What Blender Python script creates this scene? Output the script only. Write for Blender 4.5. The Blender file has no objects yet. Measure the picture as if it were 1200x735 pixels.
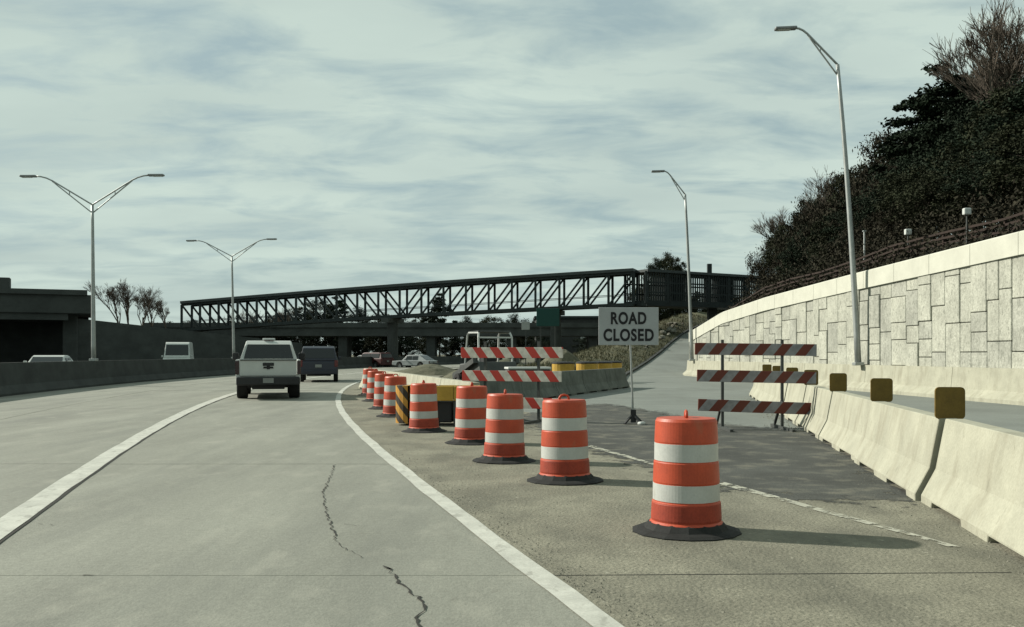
import bpy, bmesh, math, random
import numpy as np
from mathutils import Vector, Matrix, Euler
R = math.radians
scene = bpy.context.scene
col = scene.collection

# ------------------------------------------------------------------ camera
F, CX, HY, CH = 1100.0, 600.0, 415.0, 1.42      # focal length in photo pixels, centre, horizon row, eye height
cam_data = bpy.data.cameras.new('camera')
cam = bpy.data.objects.new('camera', cam_data); col.objects.link(cam)
cam.location = (0, 0, CH); cam.rotation_euler = (R(90), 0, 0)
cam_data.sensor_width = 36; cam_data.lens = 36 * F / 1200
cam_data.shift_y = (HY - 367.5) / 1200
cam_data.clip_start = 0.1; cam_data.clip_end = 4000
scene.camera = cam

# ------------------------------------------------------------------ sky and sun
SUN_AZ, SUN_EL = R(-72), R(31)                   # azimuth clockwise from +Y
world = bpy.data.worlds.new('World'); scene.world = world; world.use_nodes = True
nt = world.node_tree; nt.nodes.clear()
def wn(t, **k):
    n = nt.nodes.new(t)
    for a, b in k.items(): setattr(n, a, b)
    return n
L = nt.links.new
sky = wn('ShaderNodeTexSky', sky_type='NISHITA', sun_disc=False)
sky.sun_elevation = SUN_EL; sky.sun_rotation = SUN_AZ; sky.air_density = 1.0; sky.dust_density = 1.6; sky.ozone_density = 1.2
tc = wn('ShaderNodeTexCoord'); sp = wn('ShaderNodeSeparateXYZ'); L(tc.outputs['Generated'], sp.inputs[0])
mx = wn('ShaderNodeMath', operation='MAXIMUM'); L(sp.outputs['Z'], mx.inputs[0]); mx.inputs[1].default_value = 0.0
ad = wn('ShaderNodeMath', operation='ADD'); L(mx.outputs[0], ad.inputs[0]); ad.inputs[1].default_value = 0.15
dx = wn('ShaderNodeMath', operation='DIVIDE'); L(sp.outputs['X'], dx.inputs[0]); L(ad.outputs[0], dx.inputs[1])
dy = wn('ShaderNodeMath', operation='DIVIDE'); L(sp.outputs['Y'], dy.inputs[0]); L(ad.outputs[0], dy.inputs[1])
cb = wn('ShaderNodeCombineXYZ'); L(dx.outputs[0], cb.inputs[0]); L(dy.outputs[0], cb.inputs[1])
mp = wn('ShaderNodeMapping'); L(cb.outputs[0], mp.inputs[0]); mp.inputs['Rotation'].default_value = (0, 0, R(-8)); mp.inputs['Scale'].default_value = (0.8, 1.35, 1)
n1 = wn('ShaderNodeTexNoise'); L(mp.outputs[0], n1.inputs['Vector']); n1.inputs['Scale'].default_value = 3.0; n1.inputs['Detail'].default_value = 8; n1.inputs['Roughness'].default_value = 0.58; n1.inputs['Distortion'].default_value = 0.4
r1 = wn('ShaderNodeValToRGB'); L(n1.outputs['Fac'], r1.inputs[0])
r1.color_ramp.elements[0].position = 0.33; r1.color_ramp.elements[0].color = (0.32, 0.32, 0.32, 1)
r1.color_ramp.elements[1].position = 0.56; r1.color_ramp.elements[1].color = (1, 1, 1, 1)
n2 = wn('ShaderNodeTexNoise'); L(mp.outputs[0], n2.inputs['Vector']); n2.inputs['Scale'].default_value = 0.9; n2.inputs['Detail'].default_value = 5
r2 = wn('ShaderNodeValToRGB'); L(n2.outputs['Fac'], r2.inputs[0])
r2.color_ramp.elements[0].position = 0.3; r2.color_ramp.elements[0].color = (4.7, 5.75, 5.45, 1)
r2.color_ramp.elements[1].position = 0.68; r2.color_ramp.elements[1].color = (6.3, 7.5, 6.75, 1)
tint = wn('ShaderNodeMix', data_type='RGBA', blend_type='MIX'); tint.inputs[0].default_value = 0.75
L(sky.outputs[0], tint.inputs[6]); tint.inputs[7].default_value = (3.0, 4.3, 4.55, 1)
mixc = wn('ShaderNodeMix', data_type='RGBA'); L(r1.outputs[0], mixc.inputs[0]); L(tint.outputs[2], mixc.inputs[6]); L(r2.outputs[0], mixc.inputs[7])
bg = wn('ShaderNodeBackground'); L(mixc.outputs[2], bg.inputs[0]); bg.inputs[1].default_value = 0.074
wo = wn('ShaderNodeOutputWorld'); L(bg.outputs[0], wo.inputs[0])

sl = bpy.data.lights.new('sun', 'SUN'); sl.energy = 5.0; sl.angle = R(0.9); sl.color = (1.0, 0.95, 0.84)
sun = bpy.data.objects.new('sun', sl); col.objects.link(sun)
sd = Vector((math.sin(SUN_AZ) * math.cos(SUN_EL), math.cos(SUN_AZ) * math.cos(SUN_EL), math.sin(SUN_EL)))
sun.rotation_euler = sd.to_track_quat('Z', 'Y').to_euler(); sun.location = (-20, 10, 30)
vs = scene.view_settings
vs.view_transform = 'Standard'; vs.look = 'None'; vs.exposure = 0.45; vs.gamma = 1.0; vs.use_curve_mapping = False
scene.render.engine = 'CYCLES'; scene.cycles.use_denoising = True; scene.cycles.max_bounces = 6
scene.render.filter_size = 2.1

# ------------------------------------------------------------------ materials
def M(name, c, rough=0.8, var=0.18, scale=2.0, fine=60.0, bump=0.0, bscale=60.0, metal=0.0, coord='Object', spec=0.3, c2=None, stretch=None, transm=0.0):
    m = bpy.data.materials.new(name); m.use_nodes = True
    t = m.node_tree; b = t.nodes['Principled BSDF']; K = t.links.new
    tcn = t.nodes.new('ShaderNodeTexCoord')
    if coord == 'World':
        src = t.nodes.new('ShaderNodeNewGeometry').outputs['Position']
    else: src = tcn.outputs[coord]
    mpn = t.nodes.new('ShaderNodeMapping'); K(src, mpn.inputs[0])
    if stretch: mpn.inputs['Scale'].default_value = stretch
    a = t.nodes.new('ShaderNodeTexNoise'); K(mpn.outputs[0], a.inputs['Vector']); a.inputs['Scale'].default_value = scale; a.inputs['Detail'].default_value = 6; a.inputs['Roughness'].default_value = 0.65
    rp = t.nodes.new('ShaderNodeValToRGB'); K(a.outputs['Fac'], rp.inputs[0])
    lo = tuple(x * (1 - var) for x in c); hi = tuple(min(1, x * (1 + var)) for x in c)
    if c2: lo = c2; hi = c
    rp.color_ramp.elements[0].position = 0.33; rp.color_ramp.elements[0].color = (*lo, 1)
    rp.color_ramp.elements[1].position = 0.67; rp.color_ramp.elements[1].color = (*hi, 1)
    f = t.nodes.new('ShaderNodeTexNoise'); K(src, f.inputs['Vector']); f.inputs['Scale'].default_value = fine; f.inputs['Detail'].default_value = 3
    mr = t.nodes.new('ShaderNodeMapRange'); K(f.outputs['Fac'], mr.inputs[0]); mr.inputs[1].default_value = 0.3; mr.inputs[2].default_value = 0.7; mr.inputs[3].default_value = 1 - var * 0.7; mr.inputs[4].default_value = 1 + var * 0.5
    ml = t.nodes.new('ShaderNodeVectorMath'); ml.operation = 'SCALE'; K(rp.outputs[0], ml.inputs[0]); K(mr.outputs[0], ml.inputs['Scale'])
    K(ml.outputs[0], b.inputs['Base Color'])
    b.inputs['Roughness'].default_value = rough; b.inputs['Metallic'].default_value = metal
    b.inputs['Specular IOR Level'].default_value = spec
    if transm: b.inputs['Transmission Weight'].default_value = transm
    if bump:
        bn = t.nodes.new('ShaderNodeTexNoise'); K(src, bn.inputs['Vector']); bn.inputs['Scale'].default_value = bscale; bn.inputs['Detail'].default_value = 4
        bp = t.nodes.new('ShaderNodeBump'); K(bn.outputs['Fac'], bp.inputs['Height']); bp.inputs['Strength'].default_value = bump; bp.inputs['Distance'].default_value = 0.02
        K(bp.outputs[0], b.inputs['Normal'])
    m['cn'] = ml.name
    return m

def add_stain(m, dark, scale, stretch, thr, width=0.12, coord='World', amount=0.7):
    """stains with a shape of their own: streaked noise mixed over the base colour"""
    t = m.node_tree; K = t.links.new; b = t.nodes['Principled BSDF']
    prev = b.inputs['Base Color'].links[0].from_socket
    if coord == 'World': src = t.nodes.new('ShaderNodeNewGeometry').outputs['Position']
    else: src = t.nodes.new('ShaderNodeTexCoord').outputs[coord]
    mpn = t.nodes.new('ShaderNodeMapping'); K(src, mpn.inputs[0]); mpn.inputs['Scale'].default_value = stretch
    n = t.nodes.new('ShaderNodeTexNoise'); K(mpn.outputs[0], n.inputs['Vector']); n.inputs['Scale'].default_value = scale; n.inputs['Detail'].default_value = 6; n.inputs['Roughness'].default_value = 0.6
    mr = t.nodes.new('ShaderNodeMapRange'); K(n.outputs['Fac'], mr.inputs[0]); mr.inputs[1].default_value = thr; mr.inputs[2].default_value = thr + width; mr.inputs[4].default_value = amount
    mixn = t.nodes.new('ShaderNodeMix'); mixn.data_type = 'RGBA'
    K(mr.outputs[0], mixn.inputs[0]); K(prev, mixn.inputs[6]); mixn.inputs[7].default_value = (*dark, 1)
    K(mixn.outputs[2], b.inputs['Base Color'])
    return m

def stripes(name, ca, cb_, period, slope, rough=0.5):
    m = M(name, ca, rough=rough, var=0.1); t = m.node_tree; K = t.links.new; b = t.nodes['Principled BSDF']
    prev = b.inputs['Base Color'].links[0].from_socket
    tcn = t.nodes.new('ShaderNodeTexCoord'); s = t.nodes.new('ShaderNodeSeparateXYZ'); K(tcn.outputs['Object'], s.inputs[0])
    a = t.nodes.new('ShaderNodeMath'); a.operation = 'MULTIPLY_ADD'; K(s.outputs['Z'], a.inputs[0]); a.inputs[1].default_value = slope; K(s.outputs['X'], a.inputs[2])
    d = t.nodes.new('ShaderNodeMath'); d.operation = 'DIVIDE'; K(a.outputs[0], d.inputs[0]); d.inputs[1].default_value = period
    fr = t.nodes.new('ShaderNodeMath'); fr.operation = 'FRACT'; K(d.outputs[0], fr.inputs[0])
    g = t.nodes.new('ShaderNodeMath'); g.operation = 'GREATER_THAN'; K(fr.outputs[0], g.inputs[0]); g.inputs[1].default_value = 0.5
    n = t.nodes.new('ShaderNodeTexNoise'); K(tcn.outputs['Object'], n.inputs['Vector']); n.inputs['Scale'].default_value = 9; n.inputs['Detail'].default_value = 5
    rp = t.nodes.new('ShaderNodeValToRGB'); K(n.outputs['Fac'], rp.inputs[0])
    rp.color_ramp.elements[0].position = 0.35; rp.color_ramp.elements[0].color = (*[x * 0.75 for x in cb_], 1)
    rp.color_ramp.elements[1].position = 0.6; rp.color_ramp.elements[1].color = (*cb_, 1)
    mixn = t.nodes.new('ShaderNodeMix'); mixn.data_type = 'RGBA'
    K(g.outputs[0], mixn.inputs[0]); K(prev, mixn.inputs[6]); K(rp.outputs[0], mixn.inputs[7]); K(mixn.outputs[2], b.inputs['Base Color'])
    return m

MT = {}
MT['slab'] = M('slab_concrete', (0.192, 0.197, 0.166), rough=0.85, var=0.17, scale=0.6, fine=22, bump=0.25, bscale=50, coord='World', stretch=(1.6, 0.35, 1))
add_stain(MT['slab'], (0.125, 0.13, 0.113), 0.9, (1.1, 0.09, 1), 0.52, 0.2, amount=0.65)
add_stain(MT['slab'], (0.14, 0.138, 0.115), 7, (1, 0.8, 1), 0.62, 0.1, amount=0.5)
add_stain(MT['slab'], (0.265, 0.265, 0.222), 2.6, (1, 0.5, 1), 0.54, 0.2, amount=0.6)
add_stain(MT['slab'], (0.11, 0.11, 0.095), 26, (1, 0.7, 1), 0.66, 0.05, amount=0.6)
MT['joint'] = M('joint_filler', (0.05, 0.05, 0.045), rough=0.9)
MT['shoulder'] = M('dirty_shoulder', (0.165, 0.160, 0.122), rough=0.95, var=0.25, scale=0.9, fine=25, bump=0.7, bscale=35, coord='World')
add_stain(MT['shoulder'], (0.095, 0.094, 0.073), 1.7, (1, 0.45, 1), 0.48, 0.2, amount=0.75)
add_stain(MT['shoulder'], (0.32, 0.31, 0.25), 14, (1, 1, 1), 0.64, 0.06, amount=0.6)
add_stain(MT['shoulder'], (0.06, 0.06, 0.05), 22, (1, 1, 1), 0.68, 0.04, amount=0.7)
MT['asphalt'] = M('dark_asphalt', (0.055, 0.058, 0.052), rough=0.95, var=0.3, scale=1.1, fine=35, bump=0.5, bscale=45, coord='World')
add_stain(MT['asphalt'], (0.13, 0.125, 0.098), 2.2, (1, 1, 1), 0.52, 0.14, amount=0.7)
MT['ramp'] = M('ramp_concrete', (0.148, 0.163, 0.148), rough=0.9, var=0.14, scale=0.35, fine=20, bump=0.2, coord='World')
add_stain(MT['ramp'], (0.11, 0.118, 0.105), 1.2, (0.5, 0.12, 1), 0.55, 0.15, amount=0.6)
MT['paint'] = M('road_paint', (0.40, 0.405, 0.36), rough=0.7, var=0.15, scale=3, coord='World')
add_stain(MT['paint'], (0.23, 0.23, 0.2), 7, (1, 0.6, 1), 0.55, 0.1, amount=0.7)
MT['old_paint'] = M('worn_paint', (0.34, 0.34, 0.28), rough=0.8, var=0.2, coord='World')
add_stain(MT['old_paint'], (0.18, 0.175, 0.13), 4, (1, 1, 1), 0.56, 0.12, amount=0.95)
MT['crack'] = M('crack_dark', (0.025, 0.025, 0.022), rough=1)
MT['soil'] = M('soil', (0.13, 0.122, 0.085), rough=1, var=0.3, scale=0.25, fine=8, bump=0.5, bscale=15, coord='World', c2=(0.06, 0.066, 0.042))
MT['hill'] = M('brush_soil', (0.030, 0.027, 0.019), rough=1, var=0.3, scale=0.4, fine=6, bump=0.6, bscale=10, coord='World', c2=(0.017, 0.018, 0.012))
MT['verge'] = M('grass_verge', (0.055, 0.062, 0.034), rough=1, var=0.3, scale=0.4, fine=9, bump=0.8, bscale=14, coord='World', c2=(0.095, 0.088, 0.05))
MT['barrier'] = M('barrier_concrete', (0.31, 0.308, 0.242), rough=0.9, var=0.12, scale=2.2, fine=40, bump=0.2, bscale=40, coord='World')
add_stain(MT['barrier'], (0.21, 0.20, 0.15), 2.2, (1.5, 1.5, 0.4), 0.49, 0.2, amount=0.7)
add_stain(MT['barrier'], (0.15, 0.145, 0.11), 5, (1.8, 1.8, 0.5), 0.62, 0.1, amount=0.6)
MT['shaded_barrier'] = M('shade_dark_barrier', (0.105, 0.118, 0.105), rough=0.95, var=0.3, scale=1.5, coord='World')  # dark copy of the barrier concrete, its shaded face put into the colour
add_stain(MT['shaded_barrier'], (0.05, 0.056, 0.05), 3, (1, 1, .4), 0.5, 0.2, amount=0.6)
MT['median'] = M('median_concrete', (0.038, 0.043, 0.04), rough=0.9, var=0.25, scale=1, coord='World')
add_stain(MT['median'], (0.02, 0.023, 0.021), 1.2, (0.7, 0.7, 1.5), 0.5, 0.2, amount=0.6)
MT['panel'] = M('wall_panel', (0.335, 0.34, 0.287), rough=0.95, var=0.2, scale=1.0, fine=16, bump=0.9, bscale=13, coord='World')
add_stain(MT['panel'], (0.20, 0.205, 0.17), 7, (1, 1, 0.5), 0.52, 0.15, amount=0.55)
MT['panel_b'] = M('wall_panel_dull', (0.295, 0.30, 0.258), rough=0.95, var=0.2, scale=1.0, fine=16, bump=0.9, bscale=13, coord='World')
add_stain(MT['panel_b'], (0.165, 0.172, 0.145), 6, (1, 1, 0.5), 0.5, 0.15, amount=0.6)
for k_ in ('panel', 'panel_b'):
    add_stain(MT[k_], (0.12, 0.125, 0.105), 11, (1, 1, 0.7), 0.55, 0.12, amount=0.6)
    add_stain(MT[k_], (0.40, 0.405, 0.345), 9, (1, 1, 0.8), 0.60, 0.1, amount=0.5)
MT['wall_back'] = M('wall_joint', (0.10, 0.104, 0.09), rough=1)
MT['coping'] = M('coping_concrete', (0.44, 0.443, 0.375), rough=0.85, var=0.07, scale=1.5, coord='World')
add_stain(MT['coping'], (0.36, 0.355, 0.29), 3, (1, 1, 0.3), 0.58, 0.15, amount=0.45)
MT['orange'] = M('drum_orange', (0.37, 0.050, 0.017), rough=0.5, var=0.12, scale=5, spec=0.4)
add_stain(MT['orange'], (0.30, 0.09, 0.045), 6, (1, 1, 0.6), 0.6, 0.1, coord='Object', amount=0.5)
MT['orange_dull'] = M('drum_orange_dull', (0.26, 0.037, 0.018), rough=0.6, var=0.18, scale=5, spec=0.3)
MT['band'] = M('reflective_white', (0.39, 0.40, 0.375), rough=0.45, var=0.08, scale=4)
add_stain(MT['band'], (0.27, 0.265, 0.23), 7, (1, 1, 0.5), 0.6, 0.12, coord='Object', amount=0.5)
MT['rubber'] = M('black_rubber', (0.013, 0.014, 0.0135), rough=0.85, var=0.3, scale=8)
MT['steel'] = M('galvanised', (0.30, 0.32, 0.31), rough=0.5, var=0.12, scale=3, metal=0.55)
MT['darksteel'] = M('dark_steel', (0.06, 0.065, 0.062), rough=0.6, var=0.2, metal=0.3)
MT['truss'] = M('truss_steel', (0.020, 0.027, 0.027), rough=0.7, var=0.2, coord='World')
MT['roofdeck'] = M('bridge_roof', (0.045, 0.055, 0.055), rough=0.6, var=0.15, coord='World')
MT['signface'] = M('sign_white', (0.33, 0.345, 0.345), rough=0.5, var=0.08, scale=2)
MT['black'] = M('sign_black', (0.012, 0.012, 0.013), rough=0.6)
MT['ochre'] = M('marker_ochre', (0.135, 0.085, 0.014), rough=0.6, var=0.18, scale=8)
MT['yellow'] = M('machine_yellow', (0.40, 0.25, 0.04), rough=0.55, var=0.15, scale=3)
MT['rust'] = M('rust_brown', (0.026, 0.017, 0.013), rough=0.9, var=0.3, scale=3)
MT['whitepaint'] = M('white_car_paint', (0.40, 0.42, 0.40), rough=0.35, var=0.05, spec=0.5)
MT['bluepaint'] = M('dark_blue_paint', (0.006, 0.009, 0.020), rough=0.3, var=0.1, spec=0.5)
MT['glass'] = M('dark_glass', (0.006, 0.009, 0.010), rough=0.2, var=0.05, spec=0.5)
MT['tyre'] = M('tyre_rubber', (0.015, 0.015, 0.015), rough=0.85, var=0.2)
MT['rim'] = M('rim_metal', (0.32, 0.33, 0.33), rough=0.4, metal=0.7)
MT['plastic'] = M('black_plastic', (0.02, 0.021, 0.022), rough=0.6)
MT['redlens'] = M('red_lens', (0.09, 0.010, 0.010), rough=0.25, spec=0.5)
MT['redlens_dark'] = M('smoked_lens', (0.022, 0.006, 0.007), rough=0.25, spec=0.5)
MT['plate'] = M('number_plate', (0.20, 0.21, 0.2), rough=0.5)
MT['lamp'] = M('lamp_housing', (0.20, 0.21, 0.21), rough=0.5, metal=0.4)
MT['lens'] = M('lamp_lens', (0.45, 0.47, 0.45), rough=0.3)
MT['green'] = M('sign_green', (0.006, 0.05, 0.042), rough=0.5, var=0.06)
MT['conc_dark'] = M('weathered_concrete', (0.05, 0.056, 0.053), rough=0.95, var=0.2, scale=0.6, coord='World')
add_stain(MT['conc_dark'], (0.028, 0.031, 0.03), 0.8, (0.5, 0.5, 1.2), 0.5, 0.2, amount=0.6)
MT['bark'] = M('bark', (0.060, 0.050, 0.040), rough=1, var=0.3, scale=4)
MT['twig'] = M('twig', (0.085, 0.070, 0.055), rough=1, var=0.25, scale=2)
MT['leaf'] = M('evergreen_leaf', (0.013, 0.021, 0.012), rough=0.8, var=0.4, scale=0.7, fine=3, coord='World', spec=0.1)
MT['leaf_b'] = M('olive_leaf', (0.023, 0.027, 0.014), rough=0.8, var=0.4, scale=0.7, fine=3, coord='World', spec=0.1)
MT['leaf_c'] = M('brown_leaf', (0.027, 0.025, 0.017), rough=0.9, var=0.4, scale=0.8, fine=3, coord='World', spec=0.1)
MT['brick'] = M('far_facade', (0.04, 0.043, 0.041), rough=0.9, var=0.2, coord='World')
MT['white'] = M('plain_white', (0.45, 0.47, 0.45), rough=0.6, var=0.05)
MT['stone'] = M('pale_stone', (0.17, 0.165, 0.135), rough=0.95, var=0.25, scale=3, coord='World')

# ------------------------------------------------------------------ mesh helpers
class MB:
    def __init__(s): s.v = []; s.f = []
    def add(s, vs_, fs):
        o = len(s.v); s.v += [tuple(p) for p in vs_]; s.f += [tuple(i + o for i in f) for f in fs]; return s
    def box(s, c, d, rot=None):
        x, y, z = d[0] / 2, d[1] / 2, d[2] / 2
        p = [Vector(q) for q in ((-x, -y, -z), (x, -y, -z), (x, y, -z), (-x, y, -z), (-x, -y, z), (x, -y, z), (x, y, z), (-x, y, z))]
        if rot is not None: p = [rot @ q for q in p]
        return s.add([q + Vector(c) for q in p], [(0, 3, 2, 1), (4, 5, 6, 7), (0, 1, 5, 4), (1, 2, 6, 5), (2, 3, 7, 6), (3, 0, 4, 7)])
    def bar(s, a, b, w, h):
        """rectangular bar from a to b"""
        a = Vector(a); b = Vector(b); d = b - a
        q = d.to_track_quat('Y', 'Z').to_matrix()
        return s.box((a + b) / 2, (w, d.length, h), q)
    def tube(s, a, b, r0, r1=None, n=8):
        a = Vector(a); b = Vector(b); r1 = r0 if r1 is None else r1
        q = (b - a).to_track_quat('Z', 'Y').to_matrix(); vv = []
        for p, r in ((a, r0), (b, r1)):
            for k in range(n):
                t = 2 * math.pi * k / n
                vv.append(p + q @ Vector((r * math.cos(t), r * math.sin(t), 0)))
        ff = [(k, (k + 1) % n, n + (k + 1) % n, n + k) for k in range(n)] + [tuple(range(n - 1, -1, -1)), tuple(range(n, 2 * n))]
        return s.add(vv, ff)
    def path(s, pts, rad, n=8):
        pts = [Vector(p) for p in pts]; rad = rad if isinstance(rad, (list, tuple)) else [rad] * len(pts); vv = []
        for i, p in enumerate(pts):
            d = (pts[min(i + 1, len(pts) - 1)] - pts[max(i - 1, 0)])
            q = d.to_track_quat('Z', 'Y').to_matrix()
            for k in range(n):
                t = 2 * math.pi * k / n; vv.append(p + q @ Vector((rad[i] * math.cos(t), rad[i] * math.sin(t), 0)))
        ff = []
        for i in range(len(pts) - 1):
            for k in range(n): ff.append((i * n + k, i * n + (k + 1) % n, (i + 1) * n + (k + 1) % n, (i + 1) * n + k))
        ff += [tuple(range(n - 1, -1, -1)), tuple(range((len(pts) - 1) * n, len(pts) * n))]
        return s.add(vv, ff)
    def lathe(s, prof, n=32, cap=True):
        vv = []; ff = []
        for r, z in prof:
            for k in range(n):
                t = 2 * math.pi * k / n; vv.append((r * math.cos(t), r * math.sin(t), z))
        for i in range(len(prof) - 1):
            for k in range(n): ff.append((i * n + k, i * n + (k + 1) % n, (i + 1) * n + (k + 1) % n, (i + 1) * n + k))
        if cap: ff += [tuple(range(n - 1, -1, -1)), tuple(range((len(prof) - 1) * n, len(prof) * n))]
        return s.add(vv, ff)
    def prism(s, poly, x0, x1):
        """poly in (y, z), extruded along x"""
        n = len(poly)
        vv = [(x0, y, z) for y, z in poly] + [(x1, y, z) for y, z in poly]
        return s.add(vv, [tuple(range(n - 1, -1, -1)), tuple(range(n, 2 * n))] + [(k, (k + 1) % n, n + (k + 1) % n, n + k) for k in range(n)])
    def sweep(s, prof, path, close=True):
        """prof: (offset to the right, z) polygon; path: (x, y, zbase) points"""
        m = len(prof); vv = []
        P = [Vector(p) for p in path]
        for i, p in enumerate(P):
            d = P[min(i + 1, len(P) - 1)] - P[max(i - 1, 0)]; d.z = 0; d.normalize(); r = Vector((d.y, -d.x, 0))
            for o, z in prof: vv.append(p + r * o + Vector((0, 0, z)))
        ff = []
        for i in range(len(P) - 1):
            for k in range(m if close else m - 1): ff.append((i * m + k, (i + 1) * m + k, (i + 1) * m + (k + 1) % m, i * m + (k + 1) % m))
        if close: ff += [tuple(range(m)), tuple(range((len(P) - 1) * m + m - 1, (len(P) - 1) * m - 1, -1))]
        return s.add(vv, ff)
    def mesh(s, name, mat, smooth=False, bevel=0.0, fix=True, segs=2):
        me = bpy.data.meshes.new(name); me.from_pydata(s.v, [], s.f)
        if fix or bevel:
            bm = bmesh.new(); bm.from_mesh(me)
            bmesh.ops.recalc_face_normals(bm, faces=bm.faces)
            if bevel:
                es = [e for e in bm.edges if len(e.link_faces) == 2 and e.calc_face_angle(0) > 0.5]
                bmesh.ops.bevel(bm, geom=es, offset=bevel, segments=segs, affect='EDGES', profile=0.5, clamp_overlap=True)
            bm.to_mesh(me); bm.free()
        me.materials.append(mat)
        if smooth:
            for p in me.polygons: p.use_smooth = True
        me.update(); return me
    def build(s, name, mat, parent=None, smooth=False, bevel=0.0, fix=True, segs=2):
        return link(name, s.mesh(name, mat, smooth, bevel, fix, segs), parent)
def link(name, me, parent=None, loc=None, rz=0):
    o = bpy.data.objects.new(name, me); col.objects.link(o)
    if parent: o.parent = parent
    if loc: o.location = loc
    if rz: o.rotation_euler = (0, 0, rz)
    return o
def empty(name, loc=(0, 0, 0), rz=0):
    o = bpy.data.objects.new(name, None); col.objects.link(o); o.location = loc; o.rotation_euler = (0, 0, rz); o.empty_display_size = 0.2
    return o
def tag(o, label, cat, group=None):
    o['label'] = label; o['category'] = cat
    if group: o['group'] = group
    return o
def struct(o): o['kind'] = 'structure'; return o
def stuff(o, label=None, cat=None):
    o['kind'] = 'stuff'
    if label: o['label'] = label; o['category'] = cat
    return o
def copy_tree(o, parent=None):
    c = o.copy(); col.objects.link(c); c.parent = parent
    for ch in [k for k in o.children]: copy_tree(ch, c)
    return c
def gp(px, py, z=0.0):
    """ground point seen at a photo pixel"""
    Y = F * (CH - z) / (py - HY); return ((px - CX) / F * Y, Y, z)

# ------------------------------------------------------------------ road layout (right edge line as x of y)
_pts = [(4.8, -10), (3.4, -5), (2.05, 0), (0.62, 4.88), (-0.3, 8), (-1.45, 12), (-3.0, 18.4), (-5.2, 28.4), (-6.95, 39), (-7.65, 46), (-8.0, 56), (-7.9, 66), (-6.6, 82), (-3.8, 100), (0.6, 120), (7, 140), (15.5, 160)]
_c = np.polyfit([p[1] for p in _pts], [p[0] for p in _pts], 5); _d = np.polyder(_c)
def xr(y, off=0.0):
    """x at distance y of the line lying 'off' metres left of the right edge line"""
    return float(np.polyval(_c, y)) - off * math.sqrt(1 + float(np.polyval(_d, y)) ** 2)
def ys(a, b, step):
    n = max(1, int(round((b - a) / step))); return [a + (b - a) * k / n for k in range(n + 1)]
def strip(y0, y1, offa, offb, z, step=1.5):
    """sheet between two offsets; may be given as functions of y"""
    mb = MB(); Y = ys(y0, y1, step); vv = []; fa = offa if callable(offa) else (lambda y: offa); fb = offb if callable(offb) else (lambda y: offb)
    for y in Y:
        vv += [(xr(y, fa(y)), y, z), (xr(y, fb(y)), y, z)]
    return mb.add(vv, [(2 * i, 2 * i + 1, 2 * i + 3, 2 * i + 2) for i in range(len(Y) - 1)])

# ground
g = MB(); S = 2500
g.add([(-S, -S, -0.16), (S, -S, -0.16), (S, S, -0.16), (-S, S, -0.16)], [(0, 1, 2, 3)])
struct(g.build('ground', MT['soil']))
road = struct(strip(-8, 165, 11.2, 0.0, -0.035).build('road', MT['joint']))
road['label'] = 'pale concrete motorway carriageway curving to the right'
# concrete slabs, each with its own edges
joints = [-6.0, 0.0] + [6.02 + 6.1 * k for k in range(0, 26)]
lanes = [(-0.02, 3.78), (3.80, 7.38), (7.40, 11.15)]
rnd = random.Random(3)
for (oa, ob) in lanes:
    for j in range(len(joints) - 1):
        y0, y1 = joints[j] + 0.006, joints[j + 1] - 0.006
        if y0 > 150: continue
        mb = MB(); Y = ys(y0, y1, 1.55); vv = []; n = len(Y); dz = rnd.uniform(-0.003, 0.003)
        for y in Y: vv += [(xr(y, ob) , y, dz), (xr(y, oa), y, dz), (xr(y, ob), y, -0.03), (xr(y, oa), y, -0.03)]
        ff = []
        for i in range(n - 1):
            a = 4 * i; b = a + 4
            ff += [(a, a + 1, b + 1, b), (a + 2, a, b, b + 2), (a + 1, a + 3, b + 3, b + 1)]
        e = 4 * (n - 1); ff += [(0, 2, 3, 1), (e, e + 1, e + 3, e + 2)]
        mb.add(vv, ff).build('slab', MT['slab'], road, fix=True)
# painted lines lie on the slabs
def wig(seed, amp, k=0.35):
    r = random.Random(seed); ph = [r.uniform(0, 6.28) for _ in range(3)]
    return lambda y: amp * (math.sin(y * k + ph[0]) + 0.6 * math.sin(y * k * 2.7 + ph[1]) + 0.4 * math.sin(y * k * 6.1 + ph[2]))
w1 = wig(1, 0.006, 2); w2 = wig(2, 0.006, 2)
strip(-6, 150, lambda y: 0.15 + w1(y), lambda y: -0.012 + w2(y), 0.007, 0.4).build('edge_line', MT['paint'], road)
strip(-6, 150, lambda y: 3.93 + w2(y), lambda y: 3.68 + w1(y), 0.007, 0.4).build('lane_line', MT['paint'], road)
# tar-filled seam beside the lane line and the wandering cracks
strip(-6, 60, lambda y: 3.672 + w1(y) , lambda y: 3.645 + 0.6 * w2(y), 0.0055, 0.4).build('seam', MT['crack'], road)
def crack(pts, wid, seed):
    r = random.Random(seed); P = []
    for i in range(len(pts) - 1):
        a = Vector(gp(*pts[i])); b = Vector(gp(*pts[i + 1])); k = max(2, int((b - a).length / 0.05))
        for q in range(k): P.append(a.lerp(b, q / k) + Vector((r.uniform(-1, 1), r.uniform(-1, 1), 0)) * 0.018)
    P.append(Vector(gp(*pts[-1]))); vv = []
    for p in P:
        w = wid * r.uniform(0.25, 1.3); vv += [(p.x - w, p.y, 0.0055), (p.x + w, p.y, 0.0055)]
    MB().add(vv, [(2 * i, 2 * i + 1, 2 * i + 3, 2 * i + 2) for i in range(len(P) - 1)]).build('crack', MT['crack'], road)
crack([(453, 666), (462, 676), (472, 686), (486, 698), (497, 708), (495, 716), (490, 724), (494, 735), (492, 760)], 0.009, 5)
crack([(392, 545), (386, 562), (379, 575), (380, 590), (384, 605), (388, 618), (394, 634)], 0.006, 6)
crack([(394, 634), (408, 645), (424, 654)], 0.004, 7)
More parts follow.
